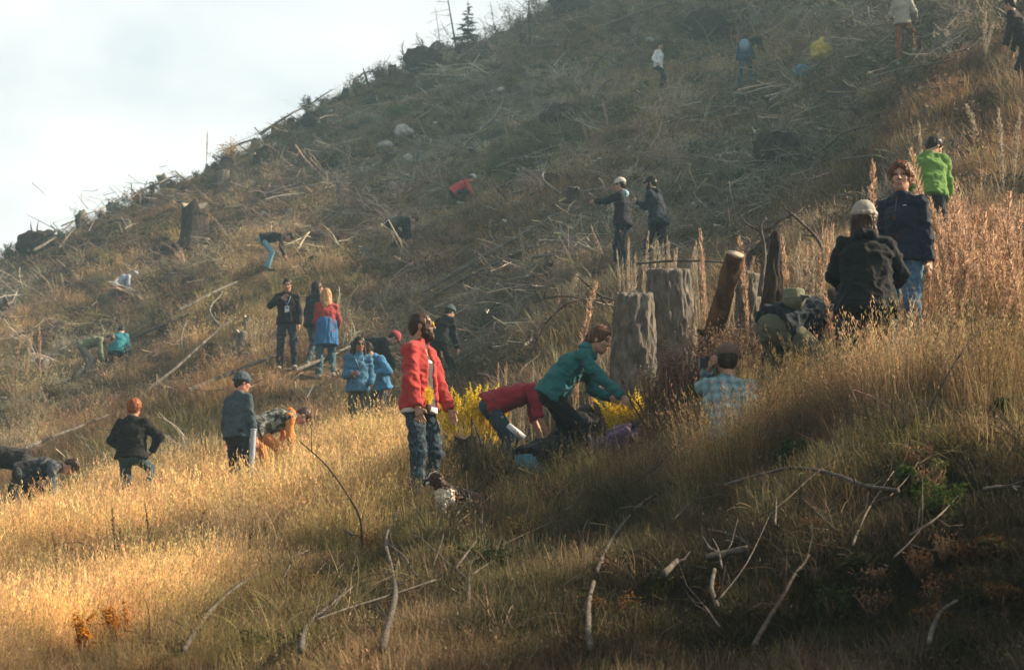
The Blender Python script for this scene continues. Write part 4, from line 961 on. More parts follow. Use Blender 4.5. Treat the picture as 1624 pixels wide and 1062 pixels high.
for a in [
    (665, 492, 905, 351, 9, 'longest grey fallen log running up the middle slope'), (690, 497, 887, 402, 7, 'second grey fallen log just below the longest one'),
    (285, 514, 374, 472, 7, 'grey log lying above the pair in olive and teal'), (212, 558, 300, 520, 5, 'thin log left of the grey one above the teal crouching figure'),
    (235, 640, 372, 528, 6, 'long thin log running up from behind the black sweater person'), (300, 645, 440, 590, 8, 'grey log behind the man in the slate beanie'),
    (790, 288, 880, 255, 6, 'short grey log above the white capped man'), (762, 226, 798, 178, 6, 'pale log pointing uphill in the upper middle'),
    (40, 735, 170, 680, 7, 'thin pale log behind the bent pair at the left edge'), (1050, 217, 1128, 204, 5, 'pale log above the navy jacket walker'),
    (1280, 140, 1345, 98, 4, 'thin log beside the yellow bag'), (1440, 62, 1550, 8, 6, 'log running to the top edge right of the khaki trousers man'),
    (1495, 116, 1536, 104, 6, 'short pale log on the upper right slope'), (1385, 150, 1520, 122, 5, 'curved grey log on the upper right slope'),
    (1290, 268, 1402, 222, 6, 'grey log above the curly haired man'), (1480, 100, 1530, 20, 5, 'thin leaning pole at the top right corner'),
    (960, 62, 1080, 18, 6, 'grey log near the top edge above the white shirt walker'), (1080, 120, 1180, 84, 4, 'thin log left of the backpack walker'),
    (420, 330, 520, 300, 5, 'thin hazy log on the left upper slope'), (470, 610, 590, 560, 6, 'grey log behind the blonde woman'),
    (540, 620, 660, 560, 7, 'rough log passing behind the red jacket man'), (720, 600, 800, 560, 5, 'short grey log above the yellow larch'),
    (1590, 95, 1622, 60, 5, 'short pole at the right edge of the upper slope'), (100, 385, 132, 336, 3, 'thin pale pole below the leaning skyline stump')]:
    log(*a, mat='bark' if a[0] in (285, 235, 40, 300, 470, 540, 1440) else 'weathered')
rd = random.Random(11)
for k in range(150):
    u, v = rd.uniform(20, 1600), rd.uniform(30, 640)
    p = hit(u, v)
    if p[1] < 29 or p[1] > 108 or not clear(u, v): continue
    l = rd.uniform(18, 60); a = rd.gauss(-.42, .5)
    log(u, v, u + l * cos(a), v + l * sin(a), rd.uniform(2.2, 5.5), 'weathered grey stick lying in the brush of the far slope', mat=rd.choice(['weathered', 'pale_stick', 'bark']), twigs=1, group='weathered sticks lying about the far slope', name='dead_stick', bend=.035, lift=.20)
# rocks
for a in [(640, 218, 34, 'largest white rock beside the tall olive stump'), (612, 236, 30, 'low pale rock left of the white rock by the tall stump'), (650, 262, 26, 'grey rock at the foot of the tall olive stump'),
          (624, 297, 13, 'small white rock below the tall olive stump'), (62, 585, 42, 'rounded grey boulder left of the pair in olive and teal'), (793, 152, 18, 'flat pale stone in the upper middle brush'),
          (1462, 150, 17, 'round grey stone on the upper right slope'), (1365, 40, 16, 'pale stone at the top left of the khaki trousers man'), (1440, 120, 14, 'stone in the rubble under the khaki trousers man'), (1410, 100, 16, 'white stone left of the khaki trousers man feet'),
          (1290, 288, 12, 'pale stone above the grey root plate on the right'), (1100, 338, 15, 'pale stone right of the navy jacket walker'), (760, 582, 22, 'pale rounded rock above the yellow larch'), (745, 560, 16, 'smaller rock above the yellow larch'),
          (1040, 616, 22, 'pale stone right of the teal hooded woman head'), (1056, 600, 16, 'pale wedge of stone under the split stump'), (690, 828, 12, 'small white stone in the grass below the dog'), (420, 345, 15, 'pale stone above the light blue trousers'),
          (1490, 560, 18, 'pale stone right of the navy fleece man boots'), (1030, 68, 14, 'white stone left of the white shirt walker')]:
    rock(*a)
for k in range(150):
    u, v = rd.uniform(10, 1610), rd.uniform(20, 640); p = hit(u, v)
    if p[1] < 29 or p[1] > 108 or not clear(u, v): continue
    rock(u, v, rd.uniform(4, 9), 'small pale limestone rock lying in the brown brush', 'small pale rocks on the far slope')

# foreground branches
branch([(290, 1075), (330, 1010), (375, 965), (430, 930), (487, 906)], 12, 6, 'long curved grey brown branch rising right at the bottom left', 'pale_stick')
branch([(606, 1075), (626, 985), (622, 940), (612, 882), (634, 835)], 17, 6, 'tall pale grey branch standing at the bottom centre', 'pale_stick', twigs=4)
branch([(614, 895), (640, 915), (652, 938), (662, 950)], 6, 3, 'thin side branch beside the tall pale branch', 'pale_stick', twigs=1)
branch([(743, 1000), (744, 955), (746, 930), (758, 912)], 8, 4, 'short bluish stick upright right of the tall pale branch', 'pale_stick', twigs=0)
branch([(936, 1075), (933, 1035), (934, 995), (942, 965)], 15, 11, 'thick pale birch stick upright at the bottom edge', 'pale_stick', twigs=0)
branch([(946, 945), (962, 908), (984, 872), (1000, 850)], 10, 5, 'pale branch above the thick birch stick', 'pale_stick', twigs=2)
branch([(1006, 842), (1024, 828), (1042, 815)], 9, 7, 'short pale stick right of centre in the near grass', 'pale_stick', twigs=0)
branch([(1120, 925), (1150, 917), (1187, 908)], 15, 13, 'short fat pale cut log in the dark bank', 'pale_stick', twigs=1)
branch([(1134, 945), (1129, 972), (1132, 990), (1138, 1004)], 9, 11, 'pale curved stub hanging below the fat cut log', 'pale_stick', twigs=1)
branch([(1195, 1075), (1218, 1030), (1245, 990), (1262, 955), (1285, 925)], 11, 6, 'brown branch rising from the bottom edge of the dark bank', 'brown_stick')
branch([(1150, 805), (1200, 790), (1260, 784), (1320, 792), (1370, 808), (1425, 818)], 6, 9, 'long arched grey branch across the near bank', 'pale_stick')
branch([(1474, 1075), (1482, 1040), (1496, 1022), (1520, 1002)], 12, 7, 'grey stub at the bottom right of the dark bank', 'pale_stick', twigs=0)
branch([(574, 862), (570, 820), (545, 775), (515, 735), (478, 702)], 5, 3, 'thin dark twig arching left over the golden grass', 'brown_stick', D=[19, 19, 19.1, 19.3, 19.5], twigs=2)
branch([(1440, 700), (1470, 655), (1500, 600), (1535, 545), (1575, 505)], 6, 3, 'thin dark sapling arching right in front of the rust weeds', 'brown_stick', D=[17, 17, 17, 17.2, 17.5])
branch([(1262, 708), (1285, 680), (1310, 655), (1340, 642)], 6, 3, 'thin dark twig arching right of the plaid shirt man', 'brown_stick', D=[18, 18, 18, 18.2])
branch([(1350, 672), (1395, 662), (1430, 648), (1462, 638)], 8, 13, 'pale broken log end half buried in the near grass', 'weathered', twigs=2)
branch([(476, 1075), (486, 1035), (510, 1008), (548, 978), (560, 965)], 15, 4, 'pale rooty branch at the bottom left of centre', 'pale_stick', twigs=4)
branch([(500, 1022), (560, 1002), (620, 980), (690, 955)], 5, 5, 'thin grey stick lying under the tall pale branch', 'pale_stick', twigs=1)
branch([(512, 850), (535, 862), (558, 878)], 9, 5, 'short pale stick left of the tall pale branch', 'pale_stick', twigs=1)
branch([(1052, 950), (1066, 938), (1074, 930)], 16, 11, 'broken pale stub left of the fat cut log', 'pale_stick', twigs=1)
branch([(1000, 768), (1040, 740), (1080, 700), (1130, 660)], 4, 3, 'thin dead stem slanting up in front of the purple fleece', 'brown_stick', D=[19.5, 19.5, 19.6, 19.8], twigs=2)
branch([(830, 572), (850, 545), (868, 510), (905, 478), (945, 474)], 4, 4, 'thin tan branch arching left of the tall seed plume', 'pale_stick', D=[26, 26, 26, 26, 26.2])
branch([(845, 480), (870, 472), (905, 470), (955, 482)], 5, 3, 'pale forked twig crossing the tall seed plume', 'pale_stick', D=[25.9, 25.9, 25.8, 25.8])
branch([(918, 438), (935, 455), (955, 470), (985, 478)], 4, 6, 'thin bare branch beside the split stump', 'pale_stick', D=[25.6, 25.6, 25.6, 25.6])
branch([(850, 795), (890, 782), (930, 780), (960, 770)], 6, 4, 'bleached stick on the ground below the black leggings', 'pale_stick', twigs=4)
branch([(1560, 820), (1590, 812), (1620, 815)], 10, 5, 'pale stick at the right edge of the dark bank', 'pale_stick', twigs=3)
branch([(1205, 540 + 320), (1240, 840), (1290, 790), (1330, 770)], 4, 3, 'thin brown stem crossing the arched grey branch', 'brown_stick', twigs=3)
rd = random.Random(5)
for k in range(26):
    u, v = rd.uniform(380, 1600), rd.uniform(830, 1050); a = rd.uniform(-2.4, -.5); l = rd.uniform(40, 150)
    branch([(u, v), (u + l * .5 * cos(a), v + l * .5 * sin(a)), (u + l * cos(a + rd.gauss(0, .4)), v + l * sin(a + rd.gauss(0, .3)))], rd.uniform(3.5, 6.5), 2, 'thin dead stem tangled in the shaded near bank', rd.choice(['brown_stick', 'pale_stick', 'dead_twig']), twigs=3, group='thin dead stems in the near bank')

# tall dry seed plumes (willowherb)
M['plume'] = plant_mat('seed_plume', (.66, .46, .32), .5, spread=.4); M['plume_pale'] = plant_mat('pale_seed_plume', (.52, .44, .34), .45, spread=.35); M['stem'] = plant_mat('dry_stem', (.26, .15, .08), 0)
def plume(hh, w, seed, mat='plume', frac=.65, n=420):
    rd = random.Random(seed); st = MB(); fl = MB(); bend = A(rd.gauss(0, .13), rd.gauss(0, .08), 0); P = [A(0, 0, -.1) + (bend * t * t + A(0, 0, t)) * hh for t in np.linspace(0, 1, 7)]
    st.tube(P, [.006, .006, .005, .005, .004, .003, .002], 5, True, .4)
    for k in range(n):
        t = 1 - frac * rd.random() ** .9; q = (bend * t * t + A(0, 0, t)) * hh - A(0, 0, .1); a = rd.uniform(0, 2 * pi); rr = w * .75 * (.35 + .65 * sin(pi * min(1, (1 - t) / frac) ** .7)) * rd.uniform(.3, 1.1)
        e = A(cos(a), sin(a), rd.uniform(.0, .9)); tip = q + e * rr; s_ = unit(np.cross(e, A(rd.gauss(0, 1), rd.gauss(0, 1), rd.gauss(0, 1)))) * rd.uniform(.0025, .0065)
        fl.add([q, q + (tip - q) * .6 + s_, tip + A(0, 0, rd.uniform(0, .03)), q + (tip - q) * .6 - s_], [(0, 1, 2, 3)], rd.random())
    a = st.mesh('plume_stem'); a.materials.append(M['stem']); b_ = fl.mesh('plume_head'); b_.materials.append(M[mat]); return a, b_
PLM = {k: [plume(1.0, .055, 10 + i, k) for i in range(4)] for k in ('plume', 'plume_pale')}
def put_plume(u, vtop, hh, D, label, kind='plume', wid=1.0, group=None, name='seed_plume_stalk'):
    top = pt(u, vtop, D); g = A(top[0], top[1], H(top[0], top[1])); hgt_ = max(.25, top[2] - g[2] + .1)
    a, b_ = PLM[kind][random.randint(0, 3)]; r = empty(name, tuple(g), random.uniform(0, 6)); tag(r, label, 'plant', group); sc = (wid, wid, hgt_)
    for nm, me in (('stem', a), ('seed_head', b_)):
        o = bpy.data.objects.new(nm, me); COL.objects.link(o); o.parent = r; o.scale = sc
for u, vt, D, w, kd, lb in [
    (904, 432, 25.4, 1.5, 'plume', 'tall orange seed plume standing alone left of the split stump'), (680, 553, 26, .9, 'plume', 'small orange seed plume right of the red jacket man'),
    (1117, 342, 24.5, 1.0, 'plume', 'orange seed plume above the split stump'), (1378, 246, 21.5, 1.3, 'plume', 'orange seed plume between the beige beanie and the curly hair'),
    (1467, 214, 24.6, 1.7, 'plume', 'orange seed plume in front of the green jacket, taller'), (1490, 262, 24.2, 1.6, 'plume', 'lower orange plume in front of the green jacket'),
    (1186, 362, 23.5, 1.2, 'plume', 'short orange plume right of the leaning brown log'), (1088, 480, 23.8, .9, 'plume', 'orange stalk against the right edge of the split stump'),
    (1045, 368, 26, .9, 'plume_pale', 'pale plume at the feet of the navy jacket walker'), (1325, 455, 20.9, 1.0, 'plume', 'orange stalk just left of the beige beanie woman'),
    (1586, 160, 31, 1.4, 'plume_pale', 'tall pale plume in shade at the upper right'), (1602, 170, 31.5, 1.1, 'plume_pale', 'second tall pale plume at the upper right edge'), (1463, 188, 33, 1.0, 'plume_pale', 'pale plume above the green jacket'),
    (44, 516, 56, 1.4, 'plume', 'left one of the orange plumes at the left edge of the far slope'), (66, 514, 56, 1.4, 'plume', 'right one of the orange plumes at the left edge of the far slope'), (20, 524, 56, 1.6, 'plume', 'orange plume nearest the left edge of the far slope'),
    (965, 155, 70, 1.6, 'plume', 'orange plume lit on the upper middle slope'), (932, 180, 70, 1.6, 'plume_pale', 'pale plume left of the lit orange plume')]:
    put_plume(u, vt, None, D, lb, kd, w)
rd = random.Random(3)
for k in range(72):
    u = 1490 + 134 * rd.random() ** .8 + rd.uniform(-6, 8); env = 262 + 55 * abs(sin(u * .045)) + rd.uniform(0, 150)
    put_plume(u, env, None, rd.uniform(19.8, 23.5), 'sunlit orange seed plume in the thick stand right of the navy fleece man', 'plume', rd.uniform(.9, 1.7), 'sunlit plumes right of the navy fleece man')
for k in range(16):
    u = rd.uniform(1486, 1510) if k < 10 else rd.uniform(1440, 1486); put_plume(u, rd.uniform(298, 350), None, rd.uniform(23.5, 26), 'sunlit orange seed plume in front of the green jacket legs', 'plume', rd.uniform(.9, 1.4), 'sunlit plumes below the green jacket')
for k in range(24):
    u = rd.uniform(1240, 1345); put_plume(u, rd.uniform(345, 440), None, rd.uniform(22.2, 23.4), 'tan seed plume among the yellow weeds left of the beige beanie', rd.choice(['plume', 'plume_pale']), rd.uniform(.7, 1.2), 'tan plumes among the yellow weeds')
for k in range(30):
    u = rd.uniform(985, 1180); put_plume(u, rd.uniform(350, 415) + (30 if u > 1100 else 0), None, rd.uniform(25.3, 27.5), 'grey brown dead stalk behind the split stump', 'plume_pale', rd.uniform(.5, 1.0), 'dead stalks behind the split stump')
for k in range(26):
    u = rd.uniform(790, 980); put_plume(u, rd.uniform(555, 640), None, rd.uniform(24.6, 26.5), 'dry stalk behind the crimson top and teal hoodie', rd.choice(['plume', 'plume_pale']), rd.uniform(.35, .7), 'dry stalks behind the diggers')
M['plume_dark'] = plant_mat('dark_seed_head', (.10, .055, .03), .1, spread=.4); PLM['plume_dark'] = [plume(1.0, .035, 30 + i, 'plume_dark', .5, 120) for i in range(4)]
for u, vt in [(160, 865), (186, 812), (206, 845), (100, 850), (355, 870), (398, 838), (427, 838), (300, 812), (243, 806)]:
    put_plume(u, vt, None, 18.6 + (920 - vt) * .02, 'dark dead stalk upright in the golden grass at the left', 'plume_dark', .9, 'dark stalks in the golden grass')
# bush, flower and tree builders
def leaf_shrub(name, cat, u, v, wpx, hpx, label, col, n=900, D=None, leaf=.02, trans=.35, group=None, stems=9, up=.5):
    base = hit(u, v) if D is None else G(u, D); Dd = base[1]; w, hh = wpx / FPX * Dd / 2, hpx / FPX * Dd; r = empty(name, tuple(base)); tag(r, label, cat, group); rd = random.Random(int(u * 11 + v))
    st, lf = MB(), MB(); tips = []
    for k in range(stems):
        a = rd.uniform(0, 2 * pi); e = A(cos(a) * w * rd.uniform(.1, 1), sin(a) * w * rd.uniform(.1, .8), hh * rd.uniform(.55, 1.05)); P = [e * t + A(0, 0, .12 * hh * sin(pi * t)) for t in (0, .3, .6, .85, 1)]
        st.tube([p - A(0, 0, .04) for p in P], [.010, .008, .006, .004, .002], 5, True, rd.random()); tips.append(P)
    for k in range(n):
        P = rd.choice(tips); t = rd.uniform(.6, 4); i = int(min(t, 3.999)); q = P[i] + (P[i + 1] - P[i]) * (t - i) + A(*[rd.gauss(0, .13 * min(w, hh)) for _ in range(3)])
        e1 = unit(A(rd.gauss(0, 1), rd.gauss(0, 1), rd.gauss(up, .6))) * leaf * rd.uniform(.6, 1.5); e2 = unit(np.cross(e1, A(rd.gauss(0, 1), rd.gauss(0, 1), rd.gauss(0, 1)))) * leaf * rd.uniform(.25, .5)
        lf.add([q - e1, q + e2, q + e1, q - e2], [(0, 1, 2, 3)], rd.random())
    key = 'leaf_' + label[:18]; mt = plant_mat('shrub_leaves', col, trans, spread=.5); st.build('stems', M['stem'], r); o = lf.build('leaves', mt, r, False); return r
def feathery(u, v, wpx, hpx, D, label, col, shoots=30):
    base = G(u, D); w, hh = wpx / FPX * D / 2, hpx / FPX * D; r = empty('larch_sapling', tuple(base)); tag(r, label, 'sapling'); rd = random.Random(int(u)); mt = plant_mat('yellow_needles', col, .6, spread=.45)
    z0 = pt(u, v, D)[2] - base[2]; tr = MB(); tr.tube([A(0, 0, -.1), A(0, 0, z0 + hh * .3)], [.02, .008], 6); tr.build('trunk', M['brown_stick'], r)
    for k in range(shoots):
        a = rd.uniform(-1, 1); b_ = rd.uniform(-.6, .6); p0 = A(a * w * .85, b_ * w * .6, z0 + rd.uniform(0, .35) * hh); l = hh * rd.uniform(.22, .55) * (1 - .25 * abs(a)); d = unit(A(a * .35 + rd.gauss(0, .22), b_ * .3 + rd.gauss(0, .2), 1)); mb = MB(); mb.tube([p0 - d * .08, p0 + d * l], [.004, .002], 4)
        for q in range(70):
            t = rd.random(); c = p0 + d * l * t; e = unit(A(rd.gauss(0, 1), rd.gauss(0, 1), rd.uniform(.3, 1.6))); ln = rd.uniform(.026, .05) * (1.15 - .6 * t); s_ = unit(np.cross(e, A(rd.gauss(0, 1), rd.gauss(0, 1), 0))) * .007
            mb.add([c - s_, c + s_, c + e * ln], [(0, 1, 2)], rd.random())
        mb.build('needled_shoot', mt, r, False)
for u, w_, hh_, D_, lb, c_ in WEEDS: leaf_shrub('weed_clump', 'weeds', u, 0, w_, hh_, lb, c_, 1900, D_, .016, .3, stems=26, up=1.0)
YEL = (.95, .76, .07)
feathery(748, 690, 104, 112, 25.0, 'bright yellow larch sapling between the red jacket and blue jeans', YEL, 120)
feathery(1006, 690, 104, 96, 23.9, 'bright yellow larch sapling behind the hand of the teal hoodie woman', YEL, 90)
for u, v, w, h_, D, lb in [(1282, 400, 60, 50, 21.3, 'upper yellow flowering weed left of the beige beanie'), (1262, 415, 50, 46, 21.2, 'lower yellow flowering weed above the olive cap'), (1096, 520, 50, 28, 23.4, 'yellow weed clump below the split stump'), (1098, 480, 24, 46, 23.6, 'upright yellow weed beside the split stump'), (1145, 460, 26, 50, 24.2, 'yellow green weed left of the leaning log'), (1298, 475, 40, 30, 21.6, 'yellow leaves beside the beige beanie woman elbow')]:
    leaf_shrub('yellow_weed', 'plant', u, v, w, h_, lb, (.72, .56, .05), 700, D, .017)
for u, v, w, h_, D, lb in [(1095, 585, 60, 50, 23.2, 'dark green weed under the split stump'), (1490, 880, 110, 85, 14.6, 'dense green spruce seedling on the dark bank'), (1445, 800, 70, 60, 15.5, 'green shrub above the spruce seedling'), (1590, 640, 40, 60, 17, 'dark green shrub at the right edge'), (1250, 730, 60, 60, 17.5, 'green grass clump in the near bank right of centre')]:
    leaf_shrub('green_shrub', 'shrub', u, v, w, h_, lb, (.05, .085, .018), 1500, D, .016)
for k in range(34):
    u, v = rd.uniform(420, 1600), rd.uniform(880, 1055)
    leaf_shrub('bramble', 'shrub', u, v, rd.uniform(60, 120), rd.uniform(30, 65), 'dark leafy bramble on the shaded near bank', rd.choice([(.06, .06, .02), (.11, .07, .025), (.05, .065, .02), (.16, .085, .03)]), 500, None, .017, group='dark brambles on the near bank')
for u, v, lb in [(185, 1030, 'orange fern fronds at the bottom left'), (200, 985, 'upright orange fern at the lower left'), (130, 1045, 'low orange fern nearest the bottom left corner')]:
    leaf_shrub('orange_fern', 'fern', u, v, 60, 70, lb, (.55, .23, .02), 320, None, .018)
for u, v, w, h_, lb, c in [
    (362, 246, 80, 36, 'golden shrub lit on the skyline', (.42, .26, .08)), (812, 32, 90, 46, 'yellow green shrub on the skyline right of the spruce', (.28, .22, .04)), (855, 45, 70, 60, 'olive shrub on the skyline beside the tall bare pole', (.20, .17, .06)),
    (900, 22, 90, 50, 'dark shrub at the top of the skyline', (.06, .07, .04)), (562, 152, 50, 24, 'brown shrub on the skyline above centre left', (.25, .16, .07)), (625, 196, 50, 26, 'green shrub lit among red leaves above the white rocks', (.14, .18, .04)),
    (450, 225, 60, 24, 'tan shrub on the skyline', (.30, .20, .09)), (490, 188, 30, 34, 'narrow dark shrub on the skyline', (.05, .06, .04)), (600, 130, 60, 26, 'dark brush on the skyline left of the root plate', (.06, .06, .045)), (215, 318, 60, 20, 'reddish brush on the left skyline', (.28, .15, .07)),
    (810, 150, 40, 30, 'yellowish bush in the upper middle slope', (.26, .20, .05)), (520, 275, 60, 30, 'dark bush in the hazy left slope', (.05, .055, .04)), (1130, 75, 60, 40, 'dark bush beside the root plate', (.04, .05, .04)), (265, 300, 60, 20, 'brush at the foot of the tilted skyline stump', (.10, .09, .05)), (1400, 120, 70, 26, 'green bush under the khaki trousers man', (.06, .09, .02)), (1240, 300, 70, 30, 'green bush below the tangled root plate', (.05, .08, .02)),
    (470, 470, 60, 26, 'olive bush above the man with the badge', (.10, .09, .03)), (90, 640, 70, 30, 'brown bush under the grey boulder', (.12, .09, .05)), (325, 740, 80, 30, 'olive bush left of the man in the slate beanie', (.13, .10, .03))]:
    leaf_shrub('shrub', 'shrub', u, v, w, h_, lb, c, 800, None, .05 if hit(u, v)[1] > 60 else .03, stems=16)
rd = random.Random(33)
for k in range(46):
    u, v = rd.uniform(10, 1600), rd.uniform(700, 1010); p = hit(u, v)
    if p[1] > 23.5: continue
    leaf_shrub('dead_weed', 'weeds', u, v, rd.uniform(30, 90), rd.uniform(22, 62), 'dead brown weed clump in the near grass', rd.choice([(.20, .12, .07), (.30, .19, .11), (.13, .09, .05), (.12, .13, .045), (.26, .13, .06)]), 260, None, .014, .25, 'dead brown weeds in the near grass', stems=14, up=1.0)
rd = random.Random(21)
for k in range(120):      # bushes one can pick out all over the far slope
    u, v = rd.uniform(5, 1618), rd.uniform(20, 640); p = hit(u, v)
    if p[1] < 29 or p[1] > 112 or not clear(u, v): continue
    s_ = FPX / p[1]
    leaf_shrub('heath_bush', 'shrub', u, v, rd.uniform(.7, 1.6) * s_, rd.uniform(.3, .6) * s_, 'rounded brown heath bush on the far slope', rd.choice([(.07, .06, .04), (.12, .08, .05), (.16, .10, .06), (.06, .07, .035), (.09, .075, .06), (.20, .14, .07)]), 260, None, .045, .2, 'brown heath bushes on the far slope', stems=12)
# small spruce and bare poles on the skyline
def spruce(base, hh, rad, label, name='spruce_tree', layers=13, dens=16, col=(.045, .075, .03), lean=0):
    r = empty(name, tuple(base)); r.rotation_euler = (0, lean, random.uniform(0, 6)); tag(r, label, 'tree'); mb = MB(); mb.tube([A(0, 0, -.2), A(0, 0, hh * .6), A(0, 0, hh)], [hh * .018, hh * .011, hh * .003], 7); mb.build('trunk', M['dark_bark'], r)
    lf = MB(); rd = random.Random(int(base[0] * 10)); br = MB()
    for i in range(layers):
        z = hh * (.10 + .88 * i / layers); R_ = rad * (1 - i / layers) ** .85 + .04 * hh * .3
        for k in range(int(6 + 3 * (1 - i / layers))):
            a = rd.uniform(0, 2 * pi); l = R_ * rd.uniform(.6, 1.15); d = A(cos(a), sin(a), rd.uniform(-.25, .12)); br.tube([A(0, 0, z), A(0, 0, z) + d * l * .6, A(0, 0, z) + d * l + A(0, 0, .06 * l)], [.008 * hh / 3, .005 * hh / 3, .001], 3, False)
            for q in range(dens):
                t = rd.uniform(.15, 1); c = A(0, 0, z) + d * l * t; s_ = unit(np.cross(d, A(0, 0, 1))); w = l * .20 * (1.15 - t) + .03 * hh / 3; e = (s_ * rd.uniform(-1, 1) + d * .5 + A(0, 0, rd.uniform(-.5, .2))) * w * 1.5; n_ = unit(np.cross(e, A(rd.gauss(0, 1), rd.gauss(0, 1), 1))) * w * .28
                lf.add([c - n_, c + n_, c + e], [(0, 1, 2)], rd.random())
    bo = br.build('branches', M['dark_bark'], r); bo['kind'] = 'stuff'; mt = plant_mat('spruce_needles', col, .15, spread=.6); lf.build('needles', mt, r, False); return r
spruce(hit(742, 66) - A(0, 0, .1), 2.5, .80, 'small young spruce standing on the skyline', dens=44, col=(.07, .10, .035))
def pole(u0, v0, u1, v1, w, label, n=10, len_=.5, D=None, name='dead_tree', droop=-.2, group=None):
    a = hit(u0, v0); b_ = pt(u1, v1, a[1] * 1.012); r = empty(name, tuple(a)); tag(r, label, 'dead tree', group); w = .62 * w / FPX * a[1] / 2; mb = MB(); d = b_ - a; mb.tube([-.05 * d, d * .5, d], [w, w * .8, w * .45], 7, wob=.08); mb.build('trunk', M['weathered'], r)
    rd = random.Random(int(u0))
    for k in range(n):
        t = rd.uniform(.25, 1); q = rd.uniform(0, 2 * pi); e = A(cos(q), sin(q) * .6, rd.uniform(droop - .3, droop + .3)) * len_ * rd.uniform(.4, 1.2); mb = MB(); p = d * t
        mb.tube([p, p + e * .5, p + e + A(0, 0, -.05)], [w * .3, w * .2, w * .07], 4)
        for j in range(4): mb.tube([p + e * (.4 + .15 * j), p + e * (.5 + .15 * j) + A(rd.gauss(0, .12), rd.gauss(0, .12), rd.gauss(-.05, .12))], [w * .15, w * .05], 3)
        mb.build('branch', M['bark'], r)
pole(724, 78, 707, -20, 5, 'tall thin leaning dead trunk on the skyline left of the spruce', 9, .9)
pole(700, 70, 690, 12, 2, 'frail dead sapling on the skyline at the left of the bare trunk', 14, .55)
pole(840, 76, 838, -20, 6, 'slim upright dead pole right of the spruce', 5, .6)
pole(786, 40, 777, 2, 2, 'thin bare twig tree right of the spruce', 8, .5)
pole(655, 104, 634, 80, 4, 'curved bare root sticking up at the skyline root plate', 1, .3)
pole(8, 412, 18, 386, 8, 'pale broken stem at the left edge of the skyline', 2, .4)
pole(70, 455, 45, 428, 7, 'pale forked dead stem on the left slope below the skyline', 3, .4)
pole(1556, 60, 1540, 0, 4, 'thin pale dead pole near the top right', 3, .5)
pole(1505, 50, 1508, 12, 6, 'pale weathered snag left of the top right poles', 2, .2)
def ridge(u):
    t = np.exp(np.linspace(math.log(60), math.log(135), 160)); a = (u - 812) / FPX / CTH; z = hgt(a * t, t); k = int(np.argmax((z - CAMZ) / t)); return A(a * t[k], t[k], z[k])
rd = random.Random(77)
for k in range(46):
    u = 6 + k * 18.5 + rd.uniform(-8, 8); p = ridge(u); uu, vv, DD = project(*p)
    if k % 5 == 1: pole(u, vv + 6, u + rd.uniform(-26, 26), vv - rd.uniform(8, 26), rd.uniform(4, 8), 'broken dead stem poking up from the skyline', 2, .3, group='broken stems along the skyline')
    elif k % 2 == 1: stump(u, vv + 5, rd.uniform(12, 24), rd.uniform(9, 18), 'small dark stump breaking the skyline', rd.uniform(-25, 25), rd.choice(['bark', 'dark_bark']), 3, group='small stumps along the skyline')
    else: leaf_shrub('skyline_brush', 'shrub', u, vv + 4, rd.uniform(24, 64), rd.uniform(10, 30), 'scrubby bush on the skyline of the hill', rd.choice([(.07, .075, .05), (.10, .09, .06), (.24, .16, .08), (.16, .12, .07)]), 300, None, .05, .3, 'scrubby bushes along the skyline', stems=14, up=.8)
for k in range(95):
    u, v = rd.uniform(10, 1610), rd.uniform(30, 620); p = hit(u, v)
    if p[1] < 34 or p[1] > 110 or not clear(u, v): continue
    s_ = FPX / p[1]; stump(u, v, rd.uniform(.22, .55) * s_, rd.uniform(.22, .42) * s_, 'low cut stump among the brush of the far slope', rd.uniform(-8, 8), rd.choice(['bark', 'weathered', 'dark_bark']), 3, group='low cut stumps on the far slope')
for k in range(34):
    u, v = rd.uniform(10, 1610), rd.uniform(30, 620); p = hit(u, v)
    if p[1] < 34 or p[1] > 110 or not clear(u, v): continue
    put = rd.uniform(.3, .8) * FPX / p[1]; put_plume(u, v - put, None, p[1], 'pale dry stalk standing on the far slope', 'plume_pale', rd.uniform(1.0, 2.0), 'pale dry stalks on the far slope')
# trees of the wood edge just outside the frame on the right: their shade lies on the near bank, the last four added to block light
for x, y, hh in [(10.6, 10.2, 9.5), (13.0, 12.6, 10.0), (12.2, 8.0, 9), (16.5, 14.6, 10.5), (9.8, 7.4, 7.5), (15.4, 11.0, 11), (19.5, 16.0, 11.5), (8.0, 4.6, 8.4), (6.8, 1.2, 9.2), (10.5, 3.0, 12), (8.2, 12.0, 8)]:
    spruce(A(x, y, H(x, y)), hh + 1.2, 2.4, 'dark spruce at the wood edge right of the bank, %s' % {9.5: 'nearest the bank', 10.0: 'second from the bank', 9: 'close to the road', 10.5: 'high on the bank', 7.5: 'smallest and lowest', 11: 'tall one in the middle', 11.5: 'broad one farthest up', 8.4: 'added beside the road for shade', 9.2: 'added beside the camera for shade', 12: 'tallest, added for shade', 8: 'added among bank weeds for shade', 8.7: 'young one at the back'}[hh], layers=20, dens=30)

# ------------------------------------------------------------------ the people
NAVY, BLACK, JEAN, WHITE = (.018, .028, .060), (.012, .013, .016), (.035, .075, .13), (.72, .74, .76)
